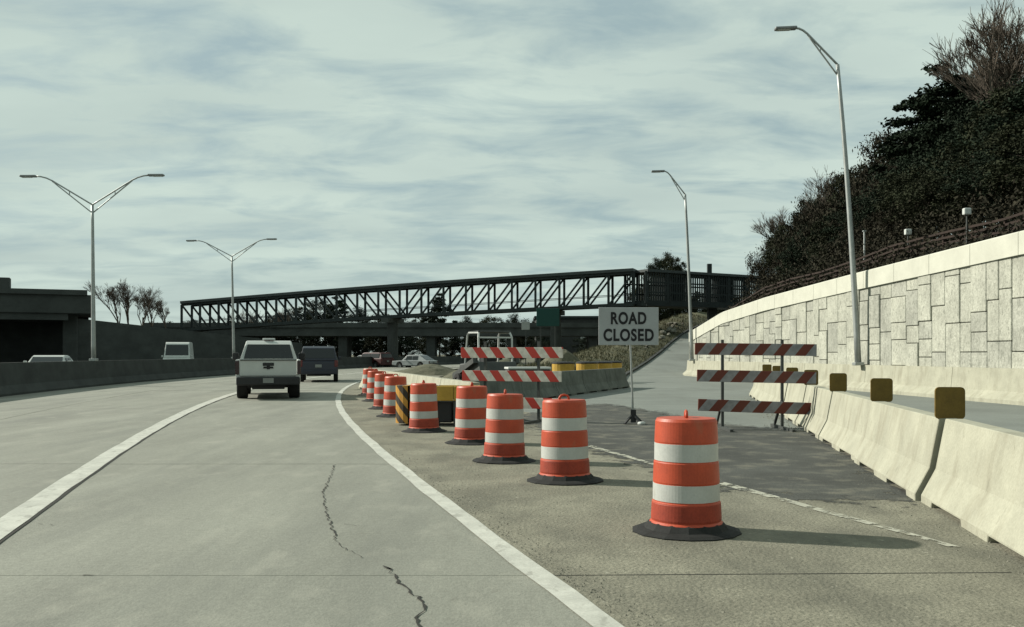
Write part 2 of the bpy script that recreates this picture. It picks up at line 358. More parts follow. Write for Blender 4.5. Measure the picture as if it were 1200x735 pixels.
crack([(404, 615), (428, 617)], 0.006, 8)
crack([(98, 675), (107, 675)], 0.02, 9)
crack([(45, 614), (62, 616)], 0.006, 10)
crack([(449, 664), (459, 668)], 0.022, 12)

# opposite carriageway beyond the median
struct(strip(10, 165, 27.5, 11.9, -0.01, 3).build('opposite_carriageway', MT['ramp']))

# shoulder: a dirty sheet from the edge line to the row of concrete barriers
def jb_x(y): return 3.92 + (y - 9.06) * 0.181      # foot of the concrete barrier row
sh = MB(); Y = ys(-8, 62, 1.0); vv = []
wsh = wig(11, 0.25, 0.5)
for y in Y:
    xl = xr(y, 0.03)
    if y < 31: xrgt = max(jb_x(y) + 0.3, xl + 3.2)
    else: xrgt = xl + 3.6
    if y > 15.5: xrgt = min(xrgt, xl + 4.2 + wsh(y))
    for k in range(9): vv.append((xl + (xrgt - xl) * k / 8, y, -0.002))
sh.add(vv, [(i * 9 + k, i * 9 + k + 1, (i + 1) * 9 + k + 1, (i + 1) * 9 + k) for i in range(len(Y) - 1) for k in range(8)])
shoulder = struct(sh.build('shoulder', MT['shoulder']))
MB().add([(xr(6.02) + .02, 6.02, .0), (3.25, 6.10, .0), (3.25, 6.113, .0), (xr(6.02) + .02, 6.033, .0)], [(0, 1, 2, 3)]).build('seam', MT['crack'], shoulder)
wl = wig(21, 0.012, 1.3)

# ramp: concrete sheet, level at first then climbing and bending right
def lerp_tab(tab, y, k): return float(np.interp(y, [t[0] for t in tab], [t[k] for t in tab]))
RL = [(13, 1.4, -.014), (20, -0.6, -.014), (26, -0.6, -.014), (40, 4.4, -.014), (52, 6.2, -.014), (62, 7.6, 0.0), (68, 9.0, 0.25), (75, 10.9, 0.75), (82, 13.0, 1.5), (90, 15.5, 2.6), (98, 18.3, 3.75), (110, 23.5, 5.3), (125, 31, 6.6)]
RR = [(13, 5.3, 0), (31, 15.5, 0), (45, 14.0, 0), (62, 12.8, 0), (66, 13.4, 0), (75, 16.2, 0), (90, 21.0, 0), (98, 24, 0), (110, 29, 0), (125, 37, 0)]
def wall_x(y): return lerp_tab([(-5, 17.0), (10, 16.0), (27, 14.75), (38, 13.85), (48, 13.1), (55, 12.45), (62, 11.95)], y, 1)
rm = MB(); Y = ys(13, 125, 1.0); vv = []
for y in Y:
    xl = lerp_tab(RL, y, 1); z = lerp_tab(RL, y, 2)
    x2 = wall_x(y) + 1.0 if y < 62 else lerp_tab(RR, y, 1)
    for k in range(7): vv.append((xl + (x2 - xl) * k / 6, y, z))
rm.add(vv, [(i * 7 + k, i * 7 + k + 1, (i + 1) * 7 + k + 1, (i + 1) * 7 + k) for i in range(len(Y) - 1) for k in range(6)])
struct(rm.build('ramp', MT['ramp']))
# road coming in behind the concrete barrier row, joining the ramp
lo = MB(); Y = ys(-8, 13.2, 1.5); vv = []
for y in Y: vv += [(jb_x(y) + 0.25, y, -0.018), (wall_x(y) + 1, y, -0.018)]
lo.add(vv, [(2 * i, 2 * i + 1, 2 * i + 3, 2 * i + 2) for i in range(len(Y) - 1)])
struct(lo.build('side_road', MT['ramp']))
# dark asphalt patch with ragged rim
pp = [(612, 488), (660, 480), (705, 474), (760, 483), (830, 497), (900, 503), (955, 507), (985, 528), (1015, 553), (1048, 572), (1062, 584), (1000, 584), (935, 582), (862, 569), (800, 553), (740, 537), (690, 522), (650, 507)]
P0 = [Vector(gp(*p)).to_2d() for p in pp]
def inside_dist(q):
    ins = False; dmin = 1e9
    for i in range(len(P0)):
        a, b = P0[i], P0[(i + 1) % len(P0)]
        if (a.y > q.y) != (b.y > q.y) and q.x < (b.x - a.x) * (q.y - a.y) / (b.y - a.y) + a.x: ins = not ins
        ab = b - a; t = max(0, min(1, (q - a).dot(ab) / ab.dot(ab))); dmin = min(dmin, (a + ab * t - q).length)
    return dmin if ins else -dmin
def patch_sheet(name, z, inner, outer, mat, parent, st=.22):
    """grid sheet over the patch polygon; 'cover' falls from 1 to 0 across its rim"""
    xs_ = [p.x for p in P0]; ys_ = [p.y for p in P0]; nx = int((max(xs_) - min(xs_) + 2 * outer) / st); ny = int((max(ys_) - min(ys_) + 2 * outer) / st)
    vid = {}; vv = []; cv = []; ff = []
    for a in range(nx + 1):
        for b in range(ny + 1):
            q = Vector((min(xs_) - outer + a * st, min(ys_) - outer + b * st)); d = inside_dist(q)
            if d > -outer - st and q.x < jb_x(q.y) + .2: vid[a, b] = len(vv); vv.append((q.x, q.y, z)); cv.append(max(0, min(1, (d + outer) / (inner + outer))))
    for (a, b) in list(vid):
        k = [(a, b), (a + 1, b), (a + 1, b + 1), (a, b + 1)]
        if all(t in vid for t in k): ff.append(tuple(vid[t] for t in k))
    o = MB().add(vv, ff).build(name, mat, parent, fix=False)
    at = o.data.attributes.new('cover', 'FLOAT', 'POINT')
    for k, c in enumerate(cv): at.data[k].value = c
    return o
def worn(m, scale=3.5):
    t = m.node_tree; K = t.links.new; b = t.nodes['Principled BSDF']; out = t.nodes['Material Output']
    an = t.nodes.new('ShaderNodeAttribute'); an.attribute_name = 'cover'
    n_ = t.nodes.new('ShaderNodeTexNoise'); K(t.nodes.new('ShaderNodeNewGeometry').outputs['Position'], n_.inputs['Vector']); n_.inputs['Scale'].default_value = scale; n_.inputs['Detail'].default_value = 8; n_.inputs['Roughness'].default_value = .7
    mr = t.nodes.new('ShaderNodeMapRange'); K(n_.outputs['Fac'], mr.inputs[0]); mr.inputs[1].default_value = .3; mr.inputs[2].default_value = .7
    a = t.nodes.new('ShaderNodeMath'); a.operation = 'SUBTRACT'; K(an.outputs['Fac'], a.inputs[0]); K(mr.outputs[0], a.inputs[1])
    m2 = t.nodes.new('ShaderNodeMapRange'); K(a.outputs[0], m2.inputs[0]); m2.inputs[1].default_value = -.08; m2.inputs[2].default_value = .12
    tr = t.nodes.new('ShaderNodeBsdfTransparent'); mx_ = t.nodes.new('ShaderNodeMixShader'); K(m2.outputs[0], mx_.inputs[0]); K(tr.outputs[0], mx_.inputs[1]); K(b.outputs[0], mx_.inputs[2]); K(mx_.outputs[0], out.inputs['Surface'])
    return m
ln_ = strip(6.9, 24, lambda y: -3.09 + wl(y), lambda y: -3.20 + wl(y + 3), 0.004, 0.5).build('worn_line', worn(MT['old_paint'], 6), shoulder, fix=False)
at_ = ln_.data.attributes.new('cover', 'FLOAT', 'POINT')
for k in range(len(ln_.data.vertices)): at_.data[k].value = .57 if ln_.data.vertices[k].co.y < 14 else .42
patch_sheet('asphalt_patch', 0.001, .35, .75, worn(MT['asphalt']), shoulder)

# small stones and grit scattered on the shoulder
r = random.Random(9); gm = MB()
def stone(x, y, s, z=-0.01):
    vv = []
    for k in range(5):
        t = k * 1.2566 + r.uniform(-.3, .3); q = s * r.uniform(.7, 1.2); vv.append((x + q * math.cos(t), y + q * math.sin(t), z))
    vv.append((x + r.uniform(-.3, .3) * s, y + r.uniform(-.3, .3) * s, z + .012 + s * r.uniform(.2, .6)))
    gm.add(vv, [(k, (k + 1) % 5, 5) for k in range(5)])
for _ in range(1500):
    y = r.uniform(5, 34); x = xr(y) + 0.15 + abs(r.gauss(0, 1.6))
    if x < jb_x(y): stone(x, y, r.choice([.005, .006, .008, .012]))
for _ in range(900):
    y = r.uniform(5, 30); x = jb_x(y) + 0.05 - abs(r.gauss(0, 0.22)); stone(x, y, r.choice([.006, .008, .01, .015]))
for _ in range(500):
    y = 4.9 + abs(r.gauss(0, 4)); x = xr(y) + abs(r.gauss(0, .12)) + 0.05; stone(x, y, r.choice([.006, .01, .015]))
stuff(gm.build('grit', MT['stone'], fix=False), 'loose grit and small stones scattered over the dirty shoulder', 'gravel')

# ------------------------------------------------------------------ hillside and embankments
WT = [(-5, 5.2), (15, 5.05), (27, 4.93), (38, 4.62), (48, 4.3), (55, 3.85), (62, 2.9), (75, 2.9), (90, 4.2), (110, 6.2), (125, 7.4), (200, 9)]
def wall_top(y): return lerp_tab(WT, y, 1)
def hill_x(y): return wall_x(y) + 0.35 if y <= 62 else lerp_tab([(62, 12.3), (66, 14.0), (75, 16.8), (90, 21.6), (110, 29.6), (125, 37.6), (200, 60)], y, 1)
def hill_z(x, y):
    d = max(0.0, x - hill_x(y))
    return wall_top(y) - 0.12 + 7.5 * (1 - math.exp(-d / 20.0)) + 0.05 * d + 0.22 * math.sin(x * .9 + y * .5) * min(1, d / 3)
hm = MB(); Y = ys(-10, 200, 2.5); D = [0, .6, 1.3, 2.5, 4, 6, 9, 13, 18, 25, 35, 50, 75, 110, 160]; vv = []
for y in Y:
    x0 = hill_x(y)
    for d in D: vv.append((x0 + d, y, hill_z(x0 + d, y)))
nd = len(D)
hm.add(vv, [(i * nd + k, i * nd + k + 1, (i + 1) * nd + k + 1, (i + 1) * nd + k) for i in range(len(Y) - 1) for k in range(nd - 1)])
struct(hm.build('hillside', MT['hill'], smooth=True))
# verge on the left of the climbing ramp
em = MB(); Y = ys(40, 125, 1.5); vv = []; ED = [0, .4, 1.5, 3.5, 6, 10, 15]
for y in Y:
    xl = lerp_tab(RL, y, 1); z = lerp_tab(RL, y, 2); k = min(1, max(0, (y - 40) / 18))
    for i, d in enumerate(ED):
        hgt = [0.02, .14, .45, .8, .75, .2, -1][i] * k
        zz = z + hgt - (0 if i < 4 else (z + 0.4) * [0, 0, 0, 0, .25, .65, 1.0][i])
        vv.append((xl - d, y, max(-.2, zz) + (0.1 * math.sin(y * 1.7 + d * 3) * k if i > 1 else 0)))
em.add(vv, [(i * 7 + k, i * 7 + k + 1, (i + 1) * 7 + k + 1, (i + 1) * 7 + k) for i in range(len(Y) - 1) for k in range(6)])
struct(em.build('verge', MT['verge'], smooth=True))
# kerb along the ramp's left edge
kp = [(lerp_tab(RL, y, 1) - 0.12, y, lerp_tab(RL, y, 2)) for y in ys(42, 112, 1.5)]
struct(MB().sweep([(-.1, -.05), (.1, -.05), (.1, .13), (-.1, .15)], kp).build('kerb', MT['conc_dark']))
# bank beyond the opposite carriageway
lm = MB(); Y = ys(30, 240, 4); LD = [0, 3, 8, 14, 24, 45, 90]; vv = []
for y in Y:
    x0 = -33 - 0.02 * y; k = min(1, max(0, (y - 72) / 40.0))
    for i, d in enumerate(LD): vv.append((x0 - d, y, [-.15, .5, 2.0, 3.2, 4.0, 4.6, 5][i] * k - 0.15 * (1 - k) + .15 * math.sin(y * .3 + d) * k))
lm.add(vv, [(i * 7 + k, i * 7 + k + 1, (i + 1) * 7 + k + 1, (i + 1) * 7 + k) for i in range(len(Y) - 1) for k in range(6)])
struct(lm.build('bank', MT['hill'], smooth=True))

# ------------------------------------------------------------------ median barrier
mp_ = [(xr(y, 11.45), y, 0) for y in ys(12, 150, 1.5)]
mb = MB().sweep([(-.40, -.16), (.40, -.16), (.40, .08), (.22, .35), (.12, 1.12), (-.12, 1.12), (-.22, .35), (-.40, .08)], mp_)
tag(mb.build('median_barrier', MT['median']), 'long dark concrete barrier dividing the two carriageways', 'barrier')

# ------------------------------------------------------------------ retaining wall with panels and coping
W = tag(empty('retaining_wall', (14.0, 36, 0)), 'curved pale retaining wall of rough panels under a white coping', 'wall')
def wl_(p): return (p[0] - 14.0, p[1] - 36, p[2])
WP = [(wall_x(y), y) for y in ys(12, 62, 0.5)] + [(12.15, 63.5), (12.7, 65.2), (13.6, 67.2), (14.6, 69.5), (15.7, 72), (17.0, 75.5)]
cum = [0.0]
for a, b in zip(WP[:-1], WP[1:]): cum.append(cum[-1] + math.dist(a, b))
def wpos(u):
    x = float(np.interp(u, cum, [p[0] for p in WP])); y = float(np.interp(u, cum, [p[1] for p in WP])); return x, y
def wdir(u):
    a = wpos(max(0, u - .3)); b = wpos(min(cum[-1], u + .3)); return math.atan2(-(b[0] - a[0]), b[1] - a[1])
bk = [(wpos(u)[0], wpos(u)[1]) for u in ys(0, cum[-1], 0.75)]
vv = []
mbk = MB()
for i, (x, y) in enumerate(bk):
    t = wdir(min(cum[-1], i * 0.75)); nx, ny = math.cos(t), math.sin(t); h = wall_top(y) - .05
    vv += [wl_((x + .06 * nx, y + .06 * ny, -.2)), wl_((x + .06 * nx, y + .06 * ny, h)), wl_((x + .4 * nx, y + .4 * ny, h)), wl_((x + .4 * nx, y + .4 * ny, -.2))]
mbk.add(vv, [(4 * i + k, 4 * i + 4 + k, 4 * i + 4 + (k + 1) % 4, 4 * i + (k + 1) % 4) for i in range(len(bk) - 1) for k in range(4)] + [(0, 1, 2, 3), tuple(4 * (len(bk) - 1) + k for k in (3, 2, 1, 0))])
mbk.build('backing', MT['wall_back'], W)
pcache = {}
def panel_mesh(w, h, v):
    k = (round(w, 2), round(h, 2), v)
    if k not in pcache:
        r_ = random.Random(hash(k) & 0xffff); m_ = MB().box((-.03, 0, 0), (0.16, w, h))
        pcache[k] = m_.mesh('panel', MT['panel'] if v else MT['panel_b'], bevel=0.018, segs=1)
    return pcache[k]
r = random.Random(17); cw = 0.86; Hs = [0.62, 0.94, 1.25, 1.55]
grid = {}
u = 0.0; cidx = 0; npan = 0
while u + cw < cum[-1] and npan < 300:
    wid = r.choice([cw, cw, cw * 0.72, cw * 1.3])
    uc = u + wid / 2; x, y = wpos(uc)
    if y > 66: break
    t = wdir(uc); top = wall_top(y) - 0.32; z = 0.55 - r.choice([0, .3, .62, .8])
    while z < top - .1:
        h = r.choice(Hs)
        if top - (z + h) < .45: h = round(top - z, 1)
        off = r.choice([0, 0, -.015, -.03, -.05])
        link('panel', panel_mesh(wid - .022, h - .022, r.random() < .62), W, wl_((x + off, y, z + h / 2)), t); npan += 1
        z += h
    u += wid
# coping segments
u = 0.35; step = 2.45
while u < cum[-1] - .3:
    u1 = min(cum[-1], u + step - .02); m_ = MB(); vv = []; US = ys(u, u1, 0.8)
    for q in US:
        x, y = wpos(q); t = wdir(q); nx, ny = math.cos(t), math.sin(t); zt = wall_top(y); hh = 0.66
        for o, z in ((-.20, zt - hh), (-.20, zt - .02), (-.16, zt + .02), (.34, zt + .02), (.34, zt - hh)): vv.append(wl_((x + o * nx, y + o * ny, z)))
    n = len(US)
    m_.add(vv, [(5 * i + k, 5 * i + 5 + k, 5 * i + 5 + (k + 1) % 5, 5 * i + (k + 1) % 5) for i in range(n - 1) for k in range(5)] + [(0, 1, 2, 3, 4), tuple(5 * (n - 1) + k for k in (4, 3, 2, 1, 0))])
    m_.build('coping', MT['coping'], W); u += step
# parapet at the wall's foot
pr = tag(empty('parapet', (14, 36, 0)), 'continuous pale concrete parapet along the foot of the panelled wall', 'barrier')
u = 0.0
while u < cum[-1]:
    u1 = min(cum[-1], u + 6.08)
    if wpos(u)[1] > 63.5: break
    pts = [wl_((*wpos(q), 0)) for q in ys(u, min(u1, cum[-1]) , 1.0)]
    MB().sweep([(-.62, -.16), (-.1, -.16), (-.1, 1.0), (-.30, 1.0), (-.36, .33), (-.62, .10)], pts).build('parapet_segment', MT['barrier'], pr); u = u1 + .02
# rusty rail above the coping
rf = tag(empty('rail_fence', (17, 36, 5)), 'low rusty brown rail fence on the slope above the white coping', 'fence')
def fxy(y): x = hill_x(y) + 1.5; return x, y, hill_z(x, y)
for y in ys(16, 74, 1.9):
    x, y, z = fxy(y); MB().box((x - 17, y - 36, z - 5 + .25), (.08, .08, .9)).build('post', MT['rust'], rf)
for dz in (.25, .45, .65):
    for y0 in ys(16, 70.2, 3.8)[:-1]:
        pass
    Yf = ys(16, 74, 1.9)
    for i in range(0, len(Yf) - 2, 2):
        a = fxy(Yf[i]); b = fxy(Yf[min(i + 2, len(Yf) - 1)])
        MB().bar((a[0] - 17.06, a[1] - 36, a[2] - 5 + dz), (b[0] - 17.06, b[1] - 36, b[2] - 5 + dz), .05, .08).build('rail', MT['rust'], rf)

# ------------------------------------------------------------------ traffic drums
def make_drum():
    root = empty('traffic_drum')
    b = MB(); prof = [(.285, .05), (.285, .10), (.268, .112), (.268, .235), (.262, .243)]
    # stepped body: five belts, slightly narrowing, with shallow grooves
    prof = [(.290, .05), (.292, .085), (.278, .10), (.272, .250), (.264, .258), (.262, .405), (.264, .413), (.258, .566), (.252, .574), (.250, .725), (.252, .733), (.245, .892), (.232, .915), (.10, .918), (.0, .918)]
    b.lathe(prof[:-1], 64).build('body', MT['orange'], root, smooth=False)
    for z0, z1, r0, r1 in ((.262, .402, .2655, .2645), (.578, .722, .2535, .2525)):
        MB().lathe([(r0 - .01, z0), (r0, z0 + .004), (r1, z1 - .004), (r1 - .01, z1)], 64, cap=False).build('reflective_band', MT['band'], root)
    MB().lathe([(.2775, .102), (.280, .12), (.2745, .24), (.270, .249)], 64, cap=False).build('lower_belt', MT['orange_dull'], root)
    h = MB(); pts = [(-.055, 0, .91), (-.052, 0, .94), (-.035, 0, .962), (0, 0, .970), (.035, 0, .962), (.052, 0, .94), (.055, 0, .91)]
    h.path(pts, .014, 6).build('handle', MT['orange'], root, smooth=True)
    MB().lathe([(.435, 0), (.438, .015), (.40, .030), (.34, .04), (.305, .08), (.288, .09)], 14).build('rubber_base', MT['rubber'], root)
    return root
drum0 = make_drum(); first = [True]
drum_spots = [
    ((804, 622), 1.45, 0.00, 1.0, 'orange and white traffic drum on a spread black base, alone beside the concrete barrier row'),
    ((662, 563), 0.2, -0.01, 1.0, 'orange and white traffic drum with upright looped handle, next to the lone front drum'),
    ((591, 540), 1.5, 0.012, 0.98, 'orange and white traffic drum with a dark base, third along the shoulder row'),
    ((553, 519), 1.4, 0.0, 1.0, 'orange and white traffic drum half hidden just before the left striped barricade'),
    ((497, 505.5), 1.4, -0.01, 0.97, 'orange and white traffic drum standing in front of the yellow crash cushion'),
    ((463, 488), 0.4, 0.015, 1.0, 'orange and white traffic drum just past the yellow crash cushion nose'),
    ((450.5, 479), 1.0, 0.0, 1.0, 'slim-looking orange and white traffic drum overlapped by its neighbour in the row'),
    ((440.5, 470), 0.2, 0.0, 1.0, 'orange and white traffic drum near the far end of the concrete barrier run'),
    ((434, 463), 0.5, 0.0, 1.0, 'small orange and white traffic drum, last in the row on the shoulder')]
for (px, rz, tilt, s, lab) in drum_spots:
    o = drum0 if first[0] else copy_tree(drum0)
    first[0] = False
    x, y, z = gp(*px); o.location = (x, y, -.008); o.rotation_euler = (tilt, tilt * .7, rz); o.scale = (s, s, s)
    tag(o, lab, 'traffic drum', 'orange drums along the shoulder')

# ------------------------------------------------------------------ concrete barrier rows
def jersey(length):
    root = empty('concrete_barrier')
    prof = [(-.305, 0), (-.305, .075), (-.175, .33), (-.085, .81), (.085, .81), (.175, .33), (.305, .075), (.305, 0)]
    m_ = MB(); Ls = [-length / 2, -length / 2 + .25, -length / 2 + .25, -.55, -.55, .55, .55, length / 2 - .25, length / 2 - .25, length / 2]
    # underside is relieved between the feet, as cast for lifting forks
    def ring(y, foot):
        zb = 0.0 if foot else 0.055
        return [(o, y, max(z, zb)) for o, z in prof]
    yy = [(-length / 2, 1), (-length / 2 + .35, 1), (-length / 2 + .37, 0), (-.35, 0), (-.33, 1), (.33, 1), (.35, 0), (length / 2 - .37, 0), (length / 2 - .35, 1), (length / 2, 1)]
    vv = []
    for y, f_ in yy: vv += ring(y, f_)
    n = len(prof)
    m_.add(vv, [(i * n + k, (i + 1) * n + k, (i + 1) * n + (k + 1) % n, i * n + (k + 1) % n) for i in range(len(yy) - 1) for k in range(n)] + [tuple(range(n)), tuple((len(yy) - 1) * n + k for k in range(n - 1, -1, -1))])
    m_.build('barrier_body', MT['barrier'], root, bevel=0.012, segs=1)
    return root
jb0 = jersey(3.26); SEG = 3.34; ang = math.atan(0.181); d_ = Vector((math.sin(ang), math.cos(ang), 0))
foot_off = Vector((math.cos(ang), -math.sin(ang), 0)) * 0.305
_pl = [(sx_ * .1375 - sx_ * .04 * (1 - math.cos(t)) , .155 + sz_ * .155 - sz_ * .04 * (1 - math.sin(t))) for sx_, sz_, T_ in ((1, 1, (0, .5, 1, 1.57)), (-1, 1, (1.57, 1, .5, 0)), (-1, -1, (0, .5, 1, 1.57)), (1, -1, (1.57, 1, .5, 0))) for t in T_]
_n = len(_pl); mk = MB().add([(x, -.012, z) for x, z in _pl] + [(x, .012, z) for x, z in _pl], [tuple(range(_n)), tuple(range(2 * _n - 1, _n - 1, -1))] + [(k, (k + 1) % _n, _n + (k + 1) % _n, _n + k) for k in range(_n)]).mesh('reflector_plate', MT['ochre'])
base = Vector((jb_x(9.06), 9.06, -.008)) + foot_off
ORD = ['first', 'second', 'third', 'fourth', 'fifth', 'sixth', 'seventh', 'eighth', 'ninth']
dims = random.Random(5); jfirst = True
for k in range(-2, 7):
    c = base + d_ * (SEG * (k + .5))
    o = jb0 if jfirst else copy_tree(jb0); jfirst = False
    o.location = c + Vector((dims.uniform(-.025, .025), 0, 0)); o.rotation_euler = (0, 0, -ang + dims.uniform(-.006, .006))
    tag(o, 'pale concrete barrier with ochre plate, ' + ORD[6 - k] + ' from the ramp end of its row', 'barrier', 'concrete barriers with ochre plates')
    if k >= -1 or True:
        p = link('reflector_plate', mk, o, (0.02, -SEG / 2 + .06, .80), dims.uniform(-.08, .08))
        MB().box((.02, -SEG / 2 + .085, .84), (.05, .02, .12)).build('bracket', MT['darksteel'], o)
# run behind the drums
a = Vector((-.75, 19.6, -.10)); b = Vector((-6.1, 39.2, -.10)); n = 6; hd = math.atan2((b - a).x, (b - a).y)
for k in range(n):
    c = a.lerp(b, (k + .5) / n); o = copy_tree(jb0)
    for ch in list(o.children):
        if ch.name.startswith(('reflector', 'bracket')): bpy.data.objects.remove(ch)
    o.location = (c.x, c.y, -.008); o.rotation_euler = (0, 0, -hd); o.scale = (1, (b - a).length / n / 3.3, 1.03)
    tag(o, 'sunlit concrete barrier in the run behind the drums, ' + ORD[k] + ' from the left barricade', 'barrier', 'concrete barriers behind the drums')
# run along the ramp's left edge, shade painted into its dark concrete
dk_mesh = [c for c in jb0.children if c.name.startswith('barrier_body')][0].data.copy(); dk_mesh.materials.clear(); dk_mesh.materials.append(MT['shaded_barrier'])
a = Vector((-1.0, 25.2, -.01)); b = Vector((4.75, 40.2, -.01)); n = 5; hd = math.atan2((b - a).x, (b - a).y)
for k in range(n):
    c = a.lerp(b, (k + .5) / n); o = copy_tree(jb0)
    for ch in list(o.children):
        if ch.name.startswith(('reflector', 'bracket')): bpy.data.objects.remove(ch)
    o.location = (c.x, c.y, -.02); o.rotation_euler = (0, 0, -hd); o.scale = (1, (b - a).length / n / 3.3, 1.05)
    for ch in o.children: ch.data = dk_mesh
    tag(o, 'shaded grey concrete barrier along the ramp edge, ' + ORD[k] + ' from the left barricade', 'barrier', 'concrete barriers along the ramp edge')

# ------------------------------------------------------------------ striped barricades
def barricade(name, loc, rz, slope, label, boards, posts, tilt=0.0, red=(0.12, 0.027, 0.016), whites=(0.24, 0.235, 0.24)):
    root = tag(empty(name, loc, rz), label, 'barricade')
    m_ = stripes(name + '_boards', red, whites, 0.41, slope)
    for px in posts:
        MB().box((px, .03, .86), (.05, .05, 1.68)).build('post', MT['darksteel'], root)
        MB().box((px, 0.0, .03), (.06, 1.45, .06)).build('foot', MT['darksteel'], root)
        MB().bar((px + .002, .06, .55), (px + .002, .55, .055), .04, .04).build('brace', MT['darksteel'], root)
    for (zc, x0, x1, t) in boards:
        bd = MB().box((0, 0, 0), (x1 - x0, .03, .225)).build('board', m_, root, bevel=.004, segs=1)
        bd.location = ((x0 + x1) / 2, -.012, zc); bd.rotation_euler = (0, t, 0)
    return root
# right: posts at 847 and 917, lower boards hanging a little skewed
barricade('striped_barricade', (gp(847, 503)[0], 17.75, -.008), 0.0, -0.8, 'shade-darkened red and white three-board barricade on dark posts beside the concrete barrier row',
          [(1.515, -.53, 1.77, 0.012), (1.00, -.49, 1.76, 0.02), (.43, -.47, 1.74, 0.035)], (0.0, 1.13))  # shade on this side is painted into the darker default board colours
barricade('striped_barricade', (-.02, 19.9, -.012), R(-24), 0.75, 'bright red and white barricade standing behind the drums by the dark machine',
          [(1.46, -1.18, 1.18, 0.0), (.965, -1.15, 1.15, 0.0), (.40, -1.12, 1.12, 0.0)], (-.62, .62), red=(0.33, 0.032, 0.022), whites=(0.47, 0.46, 0.40))

# ------------------------------------------------------------------ road closed sign
sx, sy, _ = gp(741, 497)
sg = tag(empty('road_closed_sign', (sx - .08, sy, -.008)), 'white ROAD CLOSED sign with black letters on a thin portable post', 'sign')
pn = MB().box((0, 0, 0), (1.215, .02, .765)).build('panel', MT['signface'], sg, bevel=.008); pn.location = (0, -.03, 1.99)
def text_mesh(body, size, bold):
    cu = bpy.data.curves.new('lettering', 'FONT'); cu.body = body; cu.size = size; cu.align_x = 'CENTER'; cu.align_y = 'CENTER'; cu.offset = bold; cu.extrude = 0.002; cu.space_character = 1.12
    o = bpy.data.objects.new('tmp_text', cu); col.objects.link(o)
    me = bpy.data.meshes.new_from_object(o.evaluated_get(bpy.context.evaluated_depsgraph_get())); bpy.data.objects.remove(o)
    me.materials.clear(); me.materials.append(MT['black']); return me
for body, zz, wd in (('ROAD', .165, .72), ('CLOSED', -.175, 1.02)):
    me = text_mesh(body, .36, .013); o = link('lettering', me, pn)
    xs = [v.co.x for v in me.vertices]; zs = [v.co.y for v in me.vertices]
    sxs = wd / (max(xs) - min(xs)); szs = .255 / (max(zs) - min(zs))
    o.scale = (sxs, szs, 1); o.rotation_euler = (R(90), 0, 0); o.location = (-(max(xs) + min(xs)) / 2 * sxs, -.0135, zz - (max(zs) + min(zs)) / 2 * szs)
ps = MB(); ps.tube((.10, 0, .06), (.02, 0, 2.2), .022, .02).build('post', MT['steel'], sg)
MB().bar((-.45, -.012, 1.72), (.45, -.012, 1.72), .02, .03).build('crossbar', MT['darksteel'], sg)
stn = MB()
for t in (0.5, 2.2, 3.7, 5.3): stn.bar((.1, 0, .22), (.1 + .23 * math.cos(t), .23 * math.sin(t), .02), .05, .03)
stn.box((.1, 0, .17), (.1, .1, .26)).build('stand', MT['plastic'], sg)
sb = MB().box((0, 0, 0), (.16, .11, .07)).build('sandbag', MT['white'], None, bevel=.03, smooth=True)
sb.location = (sx + .16, sy - .2, .027); sb.rotation_euler = (0, 0, .8); tag(sb, 'small white bag at the foot of the ROAD CLOSED sign', 'bag')

# ------------------------------------------------------------------ yellow crash cushion behind the fifth drum
cc = tag(empty('crash_cushion', (-2.02, 18.9, -.008), R(-8)), 'low yellow crash cushion with striped nose behind the drums', 'crash cushion')
ns = stripes('nose_stripes', (0.40, 0.20, 0.03), (0.035, 0.025, 0.015), 0.30, 0.9)
prof = [(.32 * math.cos(t), .32 * math.sin(t)) for t in [math.pi * .5 + math.pi * k / 10 for k in range(11)]]
m_ = MB(); vv = [(x, y, z) for z in (.05, .80) for x, y in prof]; n = len(prof)
m_.add(vv, [(k, k + 1, n + k + 1, n + k) for k in range(n - 1)] + [tuple(range(n)), tuple(range(2 * n - 1, n - 1, -1))]).build('nose', ns, cc)
for k in range(3):
    MB().box((.26 + k * .44, -.30, .65), (.43, .03, .29)).build('side_panel', MT['yellow'], cc, bevel=.01, segs=1)
    MB().box((.26 + k * .44, .30, .65), (.43, .03, .29)).build('side_panel', MT['yellow'], cc, bevel=.01, segs=1)
    MB().box((.06 + k * .44, 0, .40), (.05, .56, .78)).build('diaphragm', MT['darksteel'], cc)
    MB().box((.28 + k * .44, 0, .28), (.30, .44, .42)).build('cartridge', MT['plastic'], cc, bevel=.03)
MB().box((.65, 0, .02), (1.5, .2, .04)).build('base_rail', MT['darksteel'], cc)

